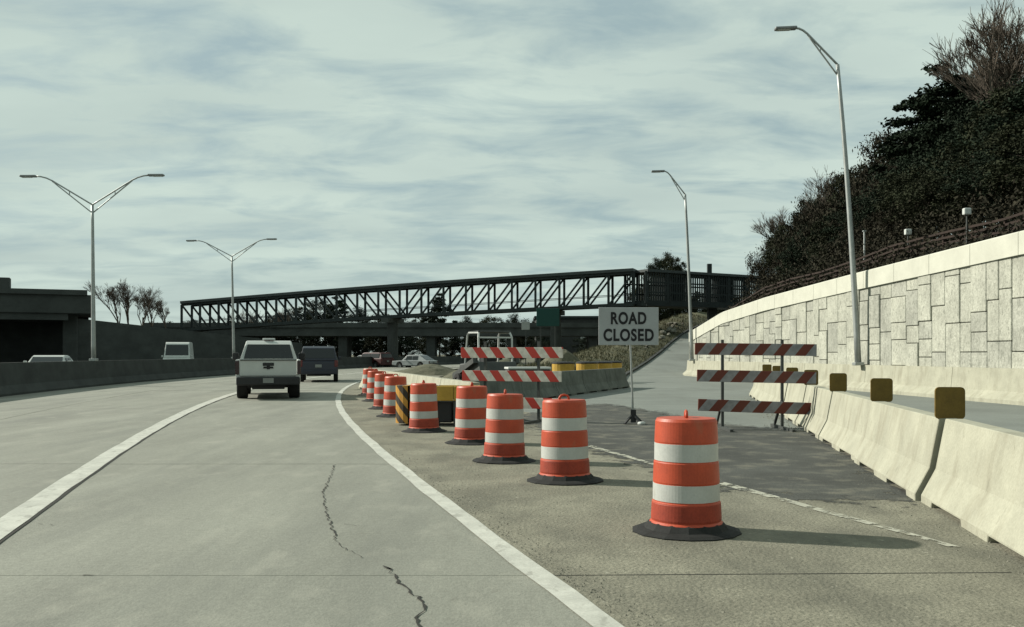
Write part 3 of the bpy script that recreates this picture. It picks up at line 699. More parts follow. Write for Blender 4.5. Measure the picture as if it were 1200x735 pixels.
# ------------------------------------------------------------------ street lamps
def arm_pts(side, reach, rise, n=10):
    P = []
    for k in range(n + 1):
        t = k / n; x = reach * .78 * t; z = rise * (t ** 1.0) * (1 - .12 * t ** 4); P.append((side * x, 0, z))
    return P
def street_lamp(loc, h, reach, rise, double, label, group, lean=(0, 0), rz=0, sc=1.0, bend=0.0):
    root = tag(empty('street_lamp', loc, rz), label, 'street lamp', group)
    root.rotation_euler = (lean[1], lean[0], rz)
    nseg = 10; pts = [(-bend * (k / nseg) ** 2, 0, h * k / nseg) for k in range(nseg + 1)]
    MB().path(pts, [(.125 - .055 * k / nseg) * sc for k in range(nseg + 1)], 10).build('pole', MT['steel'], root, smooth=True)
    MB().box((0, 0, .06), (.36 * sc, .36 * sc, .12)).build('base_plate', MT['steel'], root, bevel=.02)
    tx = -bend
    for s in ((-1, 1) if double else (-1,)):
        up = []; lo_ = []
        for k in range(11):
            t = k / 10
            if t < .72: x = reach * .72 * (t / .72); z = rise * .86 * (t / .72)
            else:
                q = (t - .72) / .28; x = reach * (.72 + .28 * q); z = rise * (.86 + .14 * (1 - (1 - q) ** 2))
            up.append((tx + s * x, 0, h + z))
            lo_.append((tx + s * x, 0, h + z - .42 * sc * max(0, 1 - t / .72) - .02))
        MB().path(up, .042 * sc, 6).build('arm', MT['steel'], root, smooth=True)
        MB().path(lo_[:8], .032 * sc, 6).build('arm_strut', MT['steel'], root, smooth=True)
        MB().bar((up[4][0], 0, up[4][2]), (lo_[4][0], 0, lo_[4][2]), .03, .03).build('arm_link', MT['steel'], root)
        e = up[-1]; L_ = .85 * sc
        hd_ = MB().box((0, 0, 0), (L_, .30 * sc, .11 * sc)).build('lamp_head', MT['lamp'], root, bevel=.04); hd_.location = (e[0] + s * L_ * .42, 0, e[2] + .0)
        ln = MB().box((0, 0, 0), (L_ * .6, .2 * sc, .02)).build('lens', MT['lens'], hd_); ln.location = (s * .08, 0, -.06 * sc)
    return root
street_lamp((xr(42, 11.45), 42, 1.10), 7.0, 2.55, 1.30, True, 'tall double-arm street lamp on the median near the left overpass', 'double street lamps on the median', lean=(-.008, 0), sc=.85)
street_lamp((xr(65.6, 11.45), 65.6, 1.10), 7.15, 2.5, 1.15, True, 'double-arm street lamp on the median in front of the truss footbridge end', 'double street lamps on the median', lean=(-.02, 0), sc=.85)
street_lamp((13.5, 36.6, .98), 11.75, 1.6, 1.5, False, 'tall single-arm street lamp at the middle of the panelled retaining wall', 'single street lamps along the wall', lean=(-.045, 0), sc=1.0, bend=.28)
street_lamp((11.62, 60.6, .98), 10.75, 1.35, 1.55, False, 'single-arm street lamp at the far end of the retaining wall', 'single street lamps along the wall', lean=(-.03, 0), sc=1.0, bend=.12)

# ------------------------------------------------------------------ truss footbridge
A = Vector((-38.8, 112, 0)); B = Vector((12.5, 95, 0)); dAB = (B - A).normalized(); nAB = Vector((-dAB.y, dAB.x, 0)); Lb = (B - A).length
fb = tag(empty('footbridge', tuple(A)), 'long dark steel truss footbridge with roof, crossing over the motorway', 'bridge')
NP = 21
def bz(t): return 4.25 + 2.15 * t + .35 * math.sin(math.pi * t) * .5, 7.25 + 2.35 * t + .35 * math.sin(math.pi * t) * .5
def bpt(t, side, top): 
    zb, zt = bz(t); p = dAB * (Lb * t) + nAB * (side * .95); return Vector((p.x, p.y, zt if top else zb))
for side in (-1, 1):
    for k in range(NP):
        t0, t1 = k / NP, (k + 1) / NP
        MB().bar(bpt(t0, side, 1), bpt(t1, side, 1), .22, .30).build('top_chord', MT['truss'], fb)
        MB().bar(bpt(t0, side, 0), bpt(t1, side, 0), .22, .34).build('bottom_chord', MT['truss'], fb)
        if k < 11: MB().bar(bpt(t0, side, 1), bpt(t1, side, 0), .16, .17).build('diagonal', MT['truss'], fb)
        else: MB().bar(bpt(t0, side, 0), bpt(t1, side, 1), .16, .17).build('diagonal', MT['truss'], fb)
    for k in range(NP + 1):
        MB().bar(bpt(k / NP, side, 0), bpt(k / NP, side, 1), .24, .20).build('vertical', MT['truss'], fb)
    for hz in (1.05,):
        MB().bar(bpt(0, side * .93, 0) + Vector((0, 0, hz)), bpt(1, side * .93, 0) + Vector((0, 0, hz)), .05, .06).build('handrail', MT['truss'], fb)
for k in range(NP):
    t0, t1 = k / NP, (k + 1) / NP
    a0, a1 = bpt(t0, 0, 1) + Vector((0, 0, .26)), bpt(t1, 0, 1) + Vector((0, 0, .26))
    MB().bar(a0, a1, 2.5, .30).build('roof_panel', MT['roofdeck'], fb)
    MB().bar(bpt(t0, 0, 0) + Vector((0, 0, .02)), bpt(t1, 0, 0) + Vector((0, 0, .02)), 1.75, .16).build('deck', MT['truss'], fb)
for t, rad, mm in ((.845, .55, 'conc_dark'), (.5, .6, 'conc_dark'), (.02, .6, 'conc_dark')):
    p = bpt(t, 0, 0); MB().tube((p.x, p.y, -.3), (p.x, p.y, p.z - .5), rad, rad, 14).build('pier', MT[mm], fb, smooth=False)
    MB().bar(p - nAB * 2 + Vector((0, 0, -.4)), p + nAB * 2 + Vector((0, 0, -.4)), .9, .5).build('pier_cap', MT[mm], fb)
# enclosed span to the hillside
A2 = Vector((12.5, 95, 0)); B2 = Vector((28.5, 104, 0)); d2 = (B2 - A2).normalized(); n2_ = Vector((-d2.y, d2.x, 0)); L2 = (B2 - A2).length
en = tag(empty('footbridge_approach', tuple(A2)), 'dark caged approach span joining the truss footbridge to the wooded hillside', 'bridge')
def ept(t, side, z): p = d2 * (L2 * t) + n2_ * (side * 1.75); return Vector((p.x, p.y, z))
MB().bar(ept(0, 0, 9.75), ept(.93, 0, 9.68), 4.0, .26).build('roof_panel', MT['roofdeck'], en)
MB().bar(ept(.93, 0, 9.68), ept(1.08, 0, 9.0), 3.9, .26).build('roof_panel', MT['roofdeck'], en)
MB().bar(ept(0, 0, 6.5), ept(1.05, 0, 6.6), 3.7, .55).build('deck', MT['truss'], en)
for side in (-1, 1):
    for k in range(64):
        t = k / 63 * 1.03; w_ = .26 if k % 9 == 0 else .13
        MB().bar(ept(t, side, 6.5), ept(t, side, 9.7 if t < .93 else 9.7 - (t - .93) * 4.5), w_, w_).build('picket', MT['truss'], en)
    for z in (7.6, 8.6): MB().bar(ept(0, side, z), ept(1.03, side, z), .09, .14).build('rail', MT['truss'], en)
for t in (.05, .55):
    p = ept(t, 0, 6.2); MB().box((p.x, p.y, 3.0), (.9, .9, 6.6)).build('pier', MT['conc_dark'], en)
pc = MB().box((0, 0, 0), (.45, .45, 1.2)); q = ept(.53, 0, 10.4); pc.build('vent_pipe', MT['truss'], en).location = q

# ------------------------------------------------------------------ overpass on the left
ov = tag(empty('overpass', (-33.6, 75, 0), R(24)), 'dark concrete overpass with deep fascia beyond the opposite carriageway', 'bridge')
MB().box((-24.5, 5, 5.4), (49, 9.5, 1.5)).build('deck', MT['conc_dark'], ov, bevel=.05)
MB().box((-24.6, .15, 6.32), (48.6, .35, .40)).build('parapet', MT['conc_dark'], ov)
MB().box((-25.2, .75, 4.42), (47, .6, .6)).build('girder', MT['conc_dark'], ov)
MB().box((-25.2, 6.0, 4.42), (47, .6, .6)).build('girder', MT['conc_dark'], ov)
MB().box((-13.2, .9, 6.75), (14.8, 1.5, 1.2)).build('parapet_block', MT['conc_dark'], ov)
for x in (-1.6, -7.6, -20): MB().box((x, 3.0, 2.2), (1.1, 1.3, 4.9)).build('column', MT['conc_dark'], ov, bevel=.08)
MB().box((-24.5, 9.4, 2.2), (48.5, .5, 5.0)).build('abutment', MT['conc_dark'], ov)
wb = tag(empty('wing_wall', (-36.2, 77.5, 0)), 'sloping dark concrete wing wall running right from the overpass', 'wall')
MB().add([(0, 0, -.2), (13.5, 24, -.2), (13.5, 24, 2.6), (0, 0, 4.4), (-.5, .2, -.2), (13, 24.2, -.2), (13, 24.2, 2.6), (-.5, .2, 4.4)], [(0, 1, 2, 3), (5, 4, 7, 6), (3, 2, 6, 7), (1, 5, 6, 2), (0, 3, 7, 4), (0, 4, 5, 1)]).build('wall_face', MT['conc_dark'], wb)

# ------------------------------------------------------------------ vehicles
def arch(yc, rr, zb, n=8, rev=False):
    P = [(yc - rr * math.cos(math.pi * k / n), zb + rr * math.sin(math.pi * k / n) ) for k in range(n + 1)]
    return P
def wheel(root, x, y, rr, w):
    s = 1 if x > 0 else -1
    t = MB(); prof = [(rr * .62, -w / 2), (rr * .93, -w / 2), (rr, -w / 2 + .03), (rr, w / 2 - .03), (rr * .93, w / 2), (rr * .62, w / 2)]
    wl = empty('wheel', (x, y, rr)); wl.parent = root; wl.rotation_euler = (0, R(90), 0)
    t.lathe(prof, 24, cap=False).build('tyre', MT['tyre'], wl, smooth=False)
    MB().lathe([(.05, -w * .3), (rr * .63, -w * .34), (rr * .63, w * .34), (.05, w * .3)], 20).build('rim', MT['rim'], wl)
def loft(mb, sections):
    """sections of equal point count"""
    n = len(sections[0]); vv = [p for s in sections for p in s]
    ff = [(i * n + k, i * n + (k + 1) % n, (i + 1) * n + (k + 1) % n, (i + 1) * n + k) for i in range(len(sections) - 1) for k in range(n)]
    ff += [tuple(range(n - 1, -1, -1)), tuple((len(sections) - 1) * n + k for k in range(n))]
    return mb.add(vv, ff)
def quad(pts): return MB().add(pts, [(0, 1, 2, 3)])
def glass(root, pts, name='window', th=.012):
    """pane from four corner points, given a little thickness outward"""
    P = [Vector(p) for p in pts]; nrm = (P[1] - P[0]).cross(P[3] - P[0]).normalized()
    c = sum(P, Vector()) / 4
    m_ = MB(); vv = [p + nrm * th for p in P] + [p - nrm * th for p in P]
    m_.add(vv, [(0, 1, 2, 3), (7, 6, 5, 4), (0, 4, 5, 1), (1, 5, 6, 2), (2, 6, 7, 3), (3, 7, 4, 0)])
    return m_.build(name, MT['glass'], root)
def pickup(loc, heading, label):
    root = tag(empty('pickup_truck', loc, -heading), label, 'pickup truck')
    W2 = .98; wr = .40; ry, fy = 1.25, 4.85
    low = [(.12, .52)] + arch(ry, .50, .42) + [(1.9, .42), (4.2, .42)] + arch(fy, .50, .42) + [(5.75, .48), (5.82, .75), (5.75, 1.02), (4.6, 1.16), (3.9, 1.18), (2.1, 1.18), (2.1, .80), (.12, .80)]
    MB().prism(low, -W2, W2).build('body', MT['whitepaint'], root, bevel=.03)
    for s in (-1, 1):
        MB().box((s * (W2 - .045), 1.1, 1.02), (.09, 1.98, .46)).build('bed_side', MT['whitepaint'], root, bevel=.025)
        MB().box((s * (W2 - .05), .10, 1.0), (.115, .06, .42)).build('tail_light', MT['redlens_dark'], root, bevel=.015)
        mr_ = MB().box((s * (W2 + .14), 3.75, 1.34), (.22, .12, .26)).build('mirror', MT['plastic'], root, bevel=.04)
        glass(root, [(s * (W2 - .045), 2.35, 1.22), (s * (W2 - .045), 3.7, 1.22), (s * (W2 - .185), 3.45, 1.68), (s * (W2 - .175), 2.4, 1.68)], 'side_window')
    MB().box((0, .105, .985), (1.72, .07, .50)).build('tailgate', MT['whitepaint'], root, bevel=.02)
    MB().box((0, .085, 1.235), (1.72, .10, .03)).build('tailgate_cap', MT['plastic'], root, bevel=.008)
    MB().box((0, .066, 1.10), (.34, .02, .10)).build('tailgate_handle', MT['plastic'], root, bevel=.01)
    em_ = MB().add([(-.16, 0, -.03), (-.05, 0, -.03), (-.04, 0, -.055), (.04, 0, -.055), (.05, 0, -.03), (.16, 0, -.03), (.14, 0, .03), (.05, 0, .03), (.04, 0, .055), (-.04, 0, .055), (-.05, 0, .03), (-.14, 0, .03)], [tuple(range(12))])
    e_ = em_.build('emblem', MT['black'], root); e_.location = (0, .0535, 1.075); e_.location = (0, .054, 1.0)
    MB().box((0, .0, .58), (1.92, .22, .26)).build('rear_bumper', MT['plastic'], root, bevel=.04)
    MB().box((0, -.115, .60), (.32, .012, .15)).build('number_plate', MT['plate'], root)
    MB().box((0, .3, .40), (1.0, .3, .16)).build('hitch', MT['plastic'], root, bevel=.03)
    MB().box((0, 1.25, .40), (1.5, .12, .12)).build('rear_axle', MT['plastic'], root)
    MB().box((0, 3.0, .42), (1.3, 4.6, .14)).build('chassis', MT['plastic'], root)
    MB().box((0, 5.84, .58), (1.9, .2, .26)).build('front_bumper', MT['rim'], root, bevel=.04)
    cab = MB()
    def ringy(y, zb, zt, wb_, wt): return [(-wb_, y, zb), (wb_, y, zb), (wt, y, zt), (-wt, y, zt)]
    loft(cab, [ringy(2.12, 1.15, 1.20, W2 - .02, W2 - .03), ringy(2.22, 1.15, 1.72, W2 - .03, W2 - .22), ringy(2.45, 1.15, 1.86, W2 - .03, W2 - .25), ringy(3.3, 1.15, 1.88, W2 - .03, W2 - .25), ringy(3.6, 1.15, 1.80, W2 - .03, W2 - .24), ringy(4.25, 1.15, 1.2, W2 - .03, W2 - .06)])
    cab.build('cab', MT['whitepaint'], root, bevel=.035)
    glass(root, [(.80, 2.118, 1.27), (-.80, 2.118, 1.27), (-.68, 2.218, 1.74), (.68, 2.218, 1.74)], 'rear_window')
    glass(root, [(-.82, 4.18, 1.26), (.82, 4.18, 1.26), (.66, 3.63, 1.78), (-.66, 3.63, 1.78)], 'windscreen')
    MB().box((0, 2.44, 1.88), (.30, .05, .035)).build('brake_light', MT['redlens_dark'], root)
    MB().box((0, 2.95, 1.925), (.42, .16, .07)).build('roof_beacon', MT['lens'], root, bevel=.03)
    for x in (-.81, .81):
        for y in (ry, fy): wheel(root, x, y, wr, .34)
    return root
def heading(y, off=1.8): return math.atan(float(np.polyval(_d, y)))
ty = 29.3; pickup((-7.58, ty - .1, .0), -.247, 'white pickup truck with dark bumper driving ahead in the right lane')
def wagon(name, loc, heading_, label, cat, paint, Lg, Wd, Ht, kind, rear_red=True):
    """kind: suv, van or sedan; rear end at y = 0"""
    root = tag(empty(name, loc, -heading_), label, cat)
    W2 = Wd / 2; wr = .36 if kind != 'sedan' else .32; ry, fy = .95 if kind != 'sedan' else 1.05, Lg - .95
    belt = {'suv': 1.10, 'van': 1.15, 'sedan': .92}[kind]; zb = .34
    low = [(.03, .45)] + arch(ry, wr + .08, zb + .03) + arch(fy, wr + .08, zb + .03) + [(Lg - .08, .42), (Lg, .62), (Lg - .08, .85)]
    hood_y = {'suv': Lg - 1.35, 'van': Lg - .75, 'sedan': Lg - 1.35}[kind]
    low += [(hood_y, belt), (.35 if kind == 'sedan' else .1, belt), (.0, belt - .05), (-.02, .62)]
    MB().prism(low, -W2, W2).build('body', paint, root, bevel=.05)
    def rg(y, zt, wt): return [(-W2 + .03, y, belt - .03), (W2 - .03, y, belt - .03), (wt, y, zt), (-wt, y, zt)]
    gt = W2 - .20
    if kind == 'suv': st = [(.03, belt + .03, W2 - .05), (.22, Ht - .10, gt), (.5, Ht, gt), (Lg * .58, Ht, gt), (Lg * .66, Ht - .1, gt), (hood_y + .05, belt + .03, W2 - .06)]
    elif kind == 'van': st = [(.03, belt + .03, W2 - .05), (.08, Ht - .05, gt + .08), (.3, Ht, gt + .08), (Lg * .68, Ht, gt + .06), (Lg * .75, Ht - .12, gt + .04), (hood_y + .05, belt + .03, W2 - .06)]
    else: st = [(.35, belt + .03, W2 - .08), (1.25, Ht - .05, gt), (1.7, Ht, gt), (2.5, Ht, gt), (2.8, Ht - .06, gt), (hood_y + .1, belt + .03, W2 - .08)]
    loft(MB(), [rg(*s) for s in st]).build('cabin', paint, root, bevel=.05)
    a_, b_ = st[0], st[1]
    def onface(p, q, f): return tuple(p[i] + (q[i] - p[i]) * f for i in range(3))
    def pane(s0, s1, nm, rear):
        f0, f1 = .14, .90; lo0 = onface(s0, s1, f0); lo1 = onface(s0, s1, f1); sgn = 1 if rear else -1
        glass(root, [(sgn * (lo0[2] - .10), lo0[0], lo0[1]), (-sgn * (lo0[2] - .10), lo0[0], lo0[1]), (-sgn * (lo1[2] - .06), lo1[0], lo1[1]), (sgn * (lo1[2] - .06), lo1[0], lo1[1])], nm, .018)
    pane(st[0], st[1], 'rear_window', True); pane(st[-1], st[-2], 'windscreen', False)
    for s in (-1, 1):
        y0, y1 = st[1][0] + .15, st[-2][0] - .05; z0, z1 = belt + .06, Ht - .14; h_ = Ht - belt
        def sx_(z): return s * ((W2 - .03) + (gt - (W2 - .03)) * (z - belt) / h_ + .004)
        if kind != 'van':
            mid = (y0 + y1) / 2
            for ya, yb in ((y0, mid - .04), (mid + .04, y1)): glass(root, [(sx_(z0), ya, z0), (sx_(z0), yb + .15 * (yb > mid), z0), (sx_(z1), yb, z1), (sx_(z1), ya, z1)], 'side_window')
        MB().box((s * (W2 - .10), .015, belt - .16), (.17, .09, .34 if kind != 'sedan' else .16)).build('tail_light', MT['redlens'], root, bevel=.02)
        MB().box((s * (W2 - .25), Lg - .08, .74), (.34, .12, .16)).build('headlight', MT['lens'], root, bevel=.03)
        MB().box((s * (W2 + .08), hood_y - .35, belt + .10), (.16, .1, .16)).build('mirror', paint, root, bevel=.03)
    MB().box((0, .0, .50), (Wd - .06, .16, .22)).build('rear_bumper', MT['plastic'] if kind != 'suv' else paint, root, bevel=.04)
    MB().box((0, -.085, .82 if kind != 'sedan' else .7), (.32, .03, .15)).build('number_plate', MT['plate'], root)
    MB().box((0, Lg - .03, .52), (Wd - .08, .14, .24)).build('front_bumper', MT['plastic'], root, bevel=.04)
    MB().box((0, Lg * .5, .36), (Wd * .62, Lg * .8, .12)).build('underbody', MT['plastic'], root)
    for x in (-W2 + .12, W2 - .12):
        for y in (ry, fy): wheel(root, x, y, wr, .23)
    return root
wagon('sport_utility_vehicle', (-9.75, 47.3, 0), -.185, 'dark blue sport utility vehicle driving ahead beyond the white pickup', 'car', MT['bluepaint'], 4.9, 1.95, 1.82, 'suv')
wagon('sedan', (-23.9, 49.5, -.01), math.pi - .28, 'white sedan on the far side of the median, only its roof showing', 'car', MT['whitepaint'], 4.7, 1.85, 1.37, 'sedan')
wagon('van', (-28.2, 80, -.01), math.pi - .27, 'white van facing this way beyond the median', 'van', MT['whitepaint'], 5.4, 2.1, 2.4, 'van')
wagon('sedan', (-17.6, 108, -.16), .3, 'pale far car under the footbridge beyond the blue vehicle', 'car', MT['whitepaint'], 4.6, 1.85, 1.45, 'sedan')
wagon('sport_utility_vehicle', (-13.4, 101, -.16), -.9, 'dull red car parked in the work area under the footbridge', 'car', M('red_paint', (0.05, 0.016, 0.016), rough=.5), 4.7, 1.9, 1.75, 'suv')
wagon('sedan', (-8.2, 98, -.16), -1.1, 'grey car parked in the work area near the light bridge pier', 'car', M('grey_paint', (0.25, 0.27, 0.27), rough=.35), 4.6, 1.85, 1.5, 'sedan')

# ------------------------------------------------------------------ compact machine behind the left barricade
lx, ly = -.95, 36.0
lc = tag(empty('compact_loader', (lx, ly, -.16), R(20)), 'dark compact loader with a white cab frame behind the left barricade', 'loader')
MB().prism([(-1.3, .45), (1.1, .45), (1.3, .8), (1.2, 1.2), (-.2, 1.25), (-1.2, 1.3), (-1.4, .9)], -.75, .75).build('body', MT['darksteel'], lc, bevel=.05)
for s in (-1, 1):
    MB().path([(s * .66, -1.0, 1.2), (s * .66, -.95, 2.2), (s * .62, -.85, 2.38), (s * .62, .35, 2.4), (s * .64, .5, 2.3), (s * .68, .7, 1.15)], .04, 6).build('cab_frame', MT['white'], lc)
    MB().bar((s * .85, -1.1, 1.35), (s * .85, 1.6, .7), .14, .2).build('lift_arm', MT['darksteel'], lc)
    for y in (-.75, .75): wheel(lc, s * .88, y, .42, .28)
MB().box((0, -.25, 2.42), (1.3, 1.25, .06)).build('cab_roof', MT['darksteel'], lc, bevel=.02)
MB().box((0, -.1, 1.45), (.5, .5, .5)).build('seat', MT['plastic'], lc, bevel=.06)
MB().prism([(1.5, .2), (2.1, .2), (2.1, .28), (1.62, .34), (1.6, .85), (1.5, .85)], -.9, .9).build('bucket', MT['darksteel'], lc)
for x in (-.66, .66): pass
MB().bar((-.66, -.95, 2.2), (.66, -.95, 2.2), .06, .06).build('cab_crossbar', MT['white'], lc)
pk = tag(empty('generator', (.55, 33.2, -.16), R(10)), 'small dark equipment box with white lid between the barricade boards', 'generator')
MB().box((0, 0, .62), (1.5, .8, .85)).build('housing', MT['plastic'], pk, bevel=.05)
MB().box((0, 0, 1.085), (1.54, .84, .08)).build('lid', MT['white'], pk, bevel=.02)
for x in (-.5, .5): MB().box((x, 0, .1), (.12, .8, .2)).build('skid', MT['darksteel'], pk)
# yellow barrels near the ramp's edge
def barrel():
    root = empty('sand_barrel')
    MB().lathe([(.42, 0), (.45, .05), (.47, .45), (.46, .5), (.475, .55), (.48, .95), (.45, .98)], 20).build('body', MT['yellow'], root)
    MB().lathe([(.49, .95), (.49, 1.0), (.40, 1.04), (.02, 1.05)], 20).build('lid', MT['plastic'], root)
    return root
b0 = barrel()
for i, (x, y) in enumerate(((3.6, 45.0), (4.4, 46.2), (5.1, 48.0), (2.4, 44.0))):
    o = b0 if i == 0 else copy_tree(b0); o.location = (x, y, -.10); o.scale = (1.1, 1.1, 1.12)
    tag(o, 'yellow sand barrel with dark lid behind the barriers at the ramp edge', 'barrel', 'yellow barrels by the ramp')

# dirt mounds of the work area
def mound(x, y, rx, ry, h, seed, label):
    m_ = MB(); g1 = random.Random(seed); N = 18; vv = []
    ph = [g1.uniform(0, 6.28) for _ in range(6)]
    for a in range(N + 1):
        for b in range(N + 1):
            u_ = -1 + 2 * a / N; v_ = -1 + 2 * b / N; rr = math.hypot(u_, v_)
            k = max(0, 1 - rr ** 1.6) * (1 + .25 * math.sin(5 * u_ + ph[0]) + .2 * math.sin(7 * v_ + ph[1])) + g1.uniform(-.03, .03) * (rr < .95)
            vv.append((u_ * rx, v_ * ry, h * max(0, k) - .04))
    m_.add(vv, [(a * (N + 1) + b, (a + 1) * (N + 1) + b, (a + 1) * (N + 1) + b + 1, a * (N + 1) + b + 1) for a in range(N) for b in range(N)])
    o = m_.build('dirt_mound', MT['soil']); o.location = (x, y, -.16); tag(o, label, 'dirt mound')
mound(-6.2, 66, 4.4, 3.0, .75, 1, 'brown dirt mound beyond the far end of the drum row')
mound(-1.0, 58, 3.6, 2.5, 1.15, 2, 'brown dirt mound behind the compact loader')
mound(3.2, 62, 3.2, 3.0, 1.5, 3, 'grassy brown dirt mound behind the yellow barrels')
# green guide sign and small square sign
gs = tag(empty('guide_sign', (3.45, 90, -.16)), 'green highway guide sign standing under the truss footbridge', 'sign')
MB().box((0, 0, 5.1), (2.2, .06, 1.7)).build('panel', MT['green'], gs, bevel=.03)
for x in (-.7, .7): MB().box((x, .1, 2.6), (.12, .12, 5.2)).build('post', MT['darksteel'], gs)
ss = tag(empty('square_sign', (1.05, 72, -.16)), 'small grey square sign on a post beside the guide sign', 'sign')
MB().box((0, 0, 3.75), (.62, .03, .62)).build('panel', MT['steel'], ss, bevel=.01)
MB().box((0, .05, 1.9), (.07, .07, 3.8)).build('post', MT['darksteel'], ss)

fo = tag(empty('far_overpass', (-14, 138, 0)), 'low dark road overpass far behind the truss footbridge', 'bridge')
MB().box((-4, 3, 4.7), (72, 7, 1.3)).build('deck', MT['conc_dark'], fo, bevel=.05)
MB().box((-4, -.6, 5.65), (72, .3, .7)).build('parapet', MT['conc_dark'], fo)
for x in (-36, -24, -11, 2, 14, 26): MB().box((x, 2.5, 1.9), (1.3, 4, 4.4)).build('pier', MT['conc_dark'], fo, bevel=.08)

# far low building with pale windows
fbld = tag(empty('far_building', (17, 160, 0)), 'low dark far building with a few pale windows beyond the footbridge', 'building')
MB().box((0, 0, 3.6), (26, 10, 7.6)).build('wall', MT['brick'], fbld, bevel=.05)
MB().box((0, 0, 7.5), (26.6, 10.6, .4)).build('roof', MT['truss'], fbld)
for x, z in ((-5.2, 5.2), (-3.4, 5.2), (-5.2, 3.9), (-5.4, 2.6), (4, 5.2), (7, 5.2)):
    wn_ = MB().box((0, 0, 0), (1.0, .08, .75)).build('window', MT['white'], fbld); wn_.location = (x, -5.03, z)
    fr_ = MB(); fr_.box((0, -.03, .4), (1.14, .08, .08)).build('lintel', MT['truss'], wn_); MB().box((0, -.04, -.4), (1.2, .14, .08)).build('sill', MT['stone'], wn_)

# ------------------------------------------------------------------ trees
def leaf_mesh(name, seed, rx, rz, nclump, per, size, mat, top=0.5, flat=1.0, droop=0.0):
    g = np.random.default_rng(seed); C = []
    while len(C) < nclump:
        p = g.uniform(-1, 1, 3); d = np.linalg.norm(p)
        if d > 1 or d < .25: continue
        # lopsided outline
        k = 1 + .28 * math.sin(3 * math.atan2(p[1], p[0]) + seed) + .18 * math.sin(5 * p[2] + seed * 2)
        w = k * (1 - top * max(0, p[2]))
        C.append((p[0] * rx * w, p[1] * rx * w, p[2] * rz))
    C = np.array(C); idx = np.repeat(np.arange(nclump), per); n = len(idx)
    sc = g.uniform(.5, 1.25, nclump)[idx][:, None]
    pos = C[idx] + g.normal(0, 1, (n, 3)) * np.array([.33, .33, .22 * flat]) * rx * .33 * sc
    a = g.normal(0, 1, (n, 3)); a /= np.linalg.norm(a, axis=1)[:, None]
    b = np.cross(a, g.normal(0, 1, (n, 3))); b /= np.linalg.norm(b, axis=1)[:, None]
    s = size * g.uniform(.5, 1.3, (n, 1))
    V = np.stack([pos - a * s, pos + b * s * .55, pos + a * s, pos - b * s * .55], 1).reshape(-1, 3)
    me = bpy.data.meshes.new(name); me.from_pydata(V.tolist(), [], [(4 * i, 4 * i + 1, 4 * i + 2, 4 * i + 3) for i in range(n)])
    me.materials.append(mat); return me, C
def trunk_mesh(name, seed, h, r0, C, zc, mat, nl=14):
    g = random.Random(seed); m_ = MB(); pts = [(0, 0, -.5)]; 
    for k in range(1, 7): pts.append((g.uniform(-.12, .12) * k * .5, g.uniform(-.12, .12) * k * .5, h * k / 6))
    m_.path(pts, [r0 * (1 - .8 * k / 6) for k in range(7)], 7)
    for i in range(nl):
        c = C[g.randrange(len(C))]; k = g.randrange(2, 6); p = Vector(pts[k]); q = Vector((c[0], c[1], c[2] + zc)); mid = p.lerp(q, .5) + Vector((0, 0, .25))
        m_.path([p, mid, q], [r0 * .3, r0 * .18, r0 * .05], 5)
    return m_.mesh(name, mat, fix=False)
def bare_mesh(name, seed, h, mat, r0=.13, depth=5, spread=.40):
    g = random.Random(seed); m_ = MB()
    def br(p, d, ln, r_, lv):
        q = p + d * ln; mid = p.lerp(q, .5) + Vector((g.uniform(-.06, .06), g.uniform(-.06, .06), 0)) * ln
        m_.path([p, mid, q], [r_, r_ * .85, r_ * .65], 5 if lv < 2 else 3)
        if lv >= depth: return
        for k in range(g.choice([3, 3, 4, 4]) if lv > 0 else 4):
            nd = (d + Vector((g.uniform(-1, 1), g.uniform(-1, 1), g.uniform(-.15, .5))) * spread * 1.3).normalized()
            br(p.lerp(q, g.uniform(.55, 1)), nd, ln * g.uniform(.52, .78), max(.008, r_ * g.uniform(.45, .62)), lv + 1)
    br(Vector((0, 0, -.4)), Vector((g.uniform(-.1, .1), g.uniform(-.1, .1), 1)).normalized(), h * .34, r0, 0)
    top_ = max(v[2] for v in m_.v); m_.v = [(x * h / top_, y * h / top_, z * h / top_) for x, y, z in m_.v]
    return m_.mesh(name, mat, fix=False)
kinds = {}
def mk_kind(key, seed, h, rx, rz, nc, per, size, mat, top, flat, r0=.2):
    lm_, C = leaf_mesh('crown', seed, rx, rz, nc, per, size, MT[mat], top, flat); zc = h - rz * .95
    kinds[key] = (lm_, trunk_mesh('trunk', seed, h * .9, r0, C, zc, MT['bark']), zc)
mk_kind('oak_a', 1, 8, 3.3, 3.6, 105, 260, .085, 'leaf', .25, .9)
mk_kind('oak_b', 2, 7.5, 3.1, 3.2, 100, 250, .085, 'leaf_b', .3, .9)
mk_kind('pine', 3, 10, 2.3, 4.4, 85, 330, .11, 'leaf', .35, .6)
mk_kind('scrub', 4, 6, 2.9, 2.8, 110, 130, .085, 'leaf_c', .2, 1.0)
bares = [bare_mesh('branches', s, 9, MT['twig'], .13, 6) for s in (5, 6, 7)]
def tree(kind, x, y, z, s, label, group, rz=0.0, sz=1.0):
    root = tag(empty({'oak_a': 'evergreen_tree', 'oak_b': 'evergreen_tree', 'pine': 'pine_tree', 'scrub': 'scrub_tree'}[kind], (x, y, z), rz), label, 'tree', group)
    lm_, tm, zc = kinds[kind]
    link('crown', lm_, root, (0, 0, zc)); link('trunk', tm, root); root.scale = (s, s, s * sz); return root
def bare(i, x, y, z, s, label, group, rz=0.0):
    root = tag(empty('bare_tree', (x, y, z), rz), label, 'tree', group); link('branches', bares[i], root); root.scale = (s, s, s); return root
gr = 'trees on the wooded hillside'
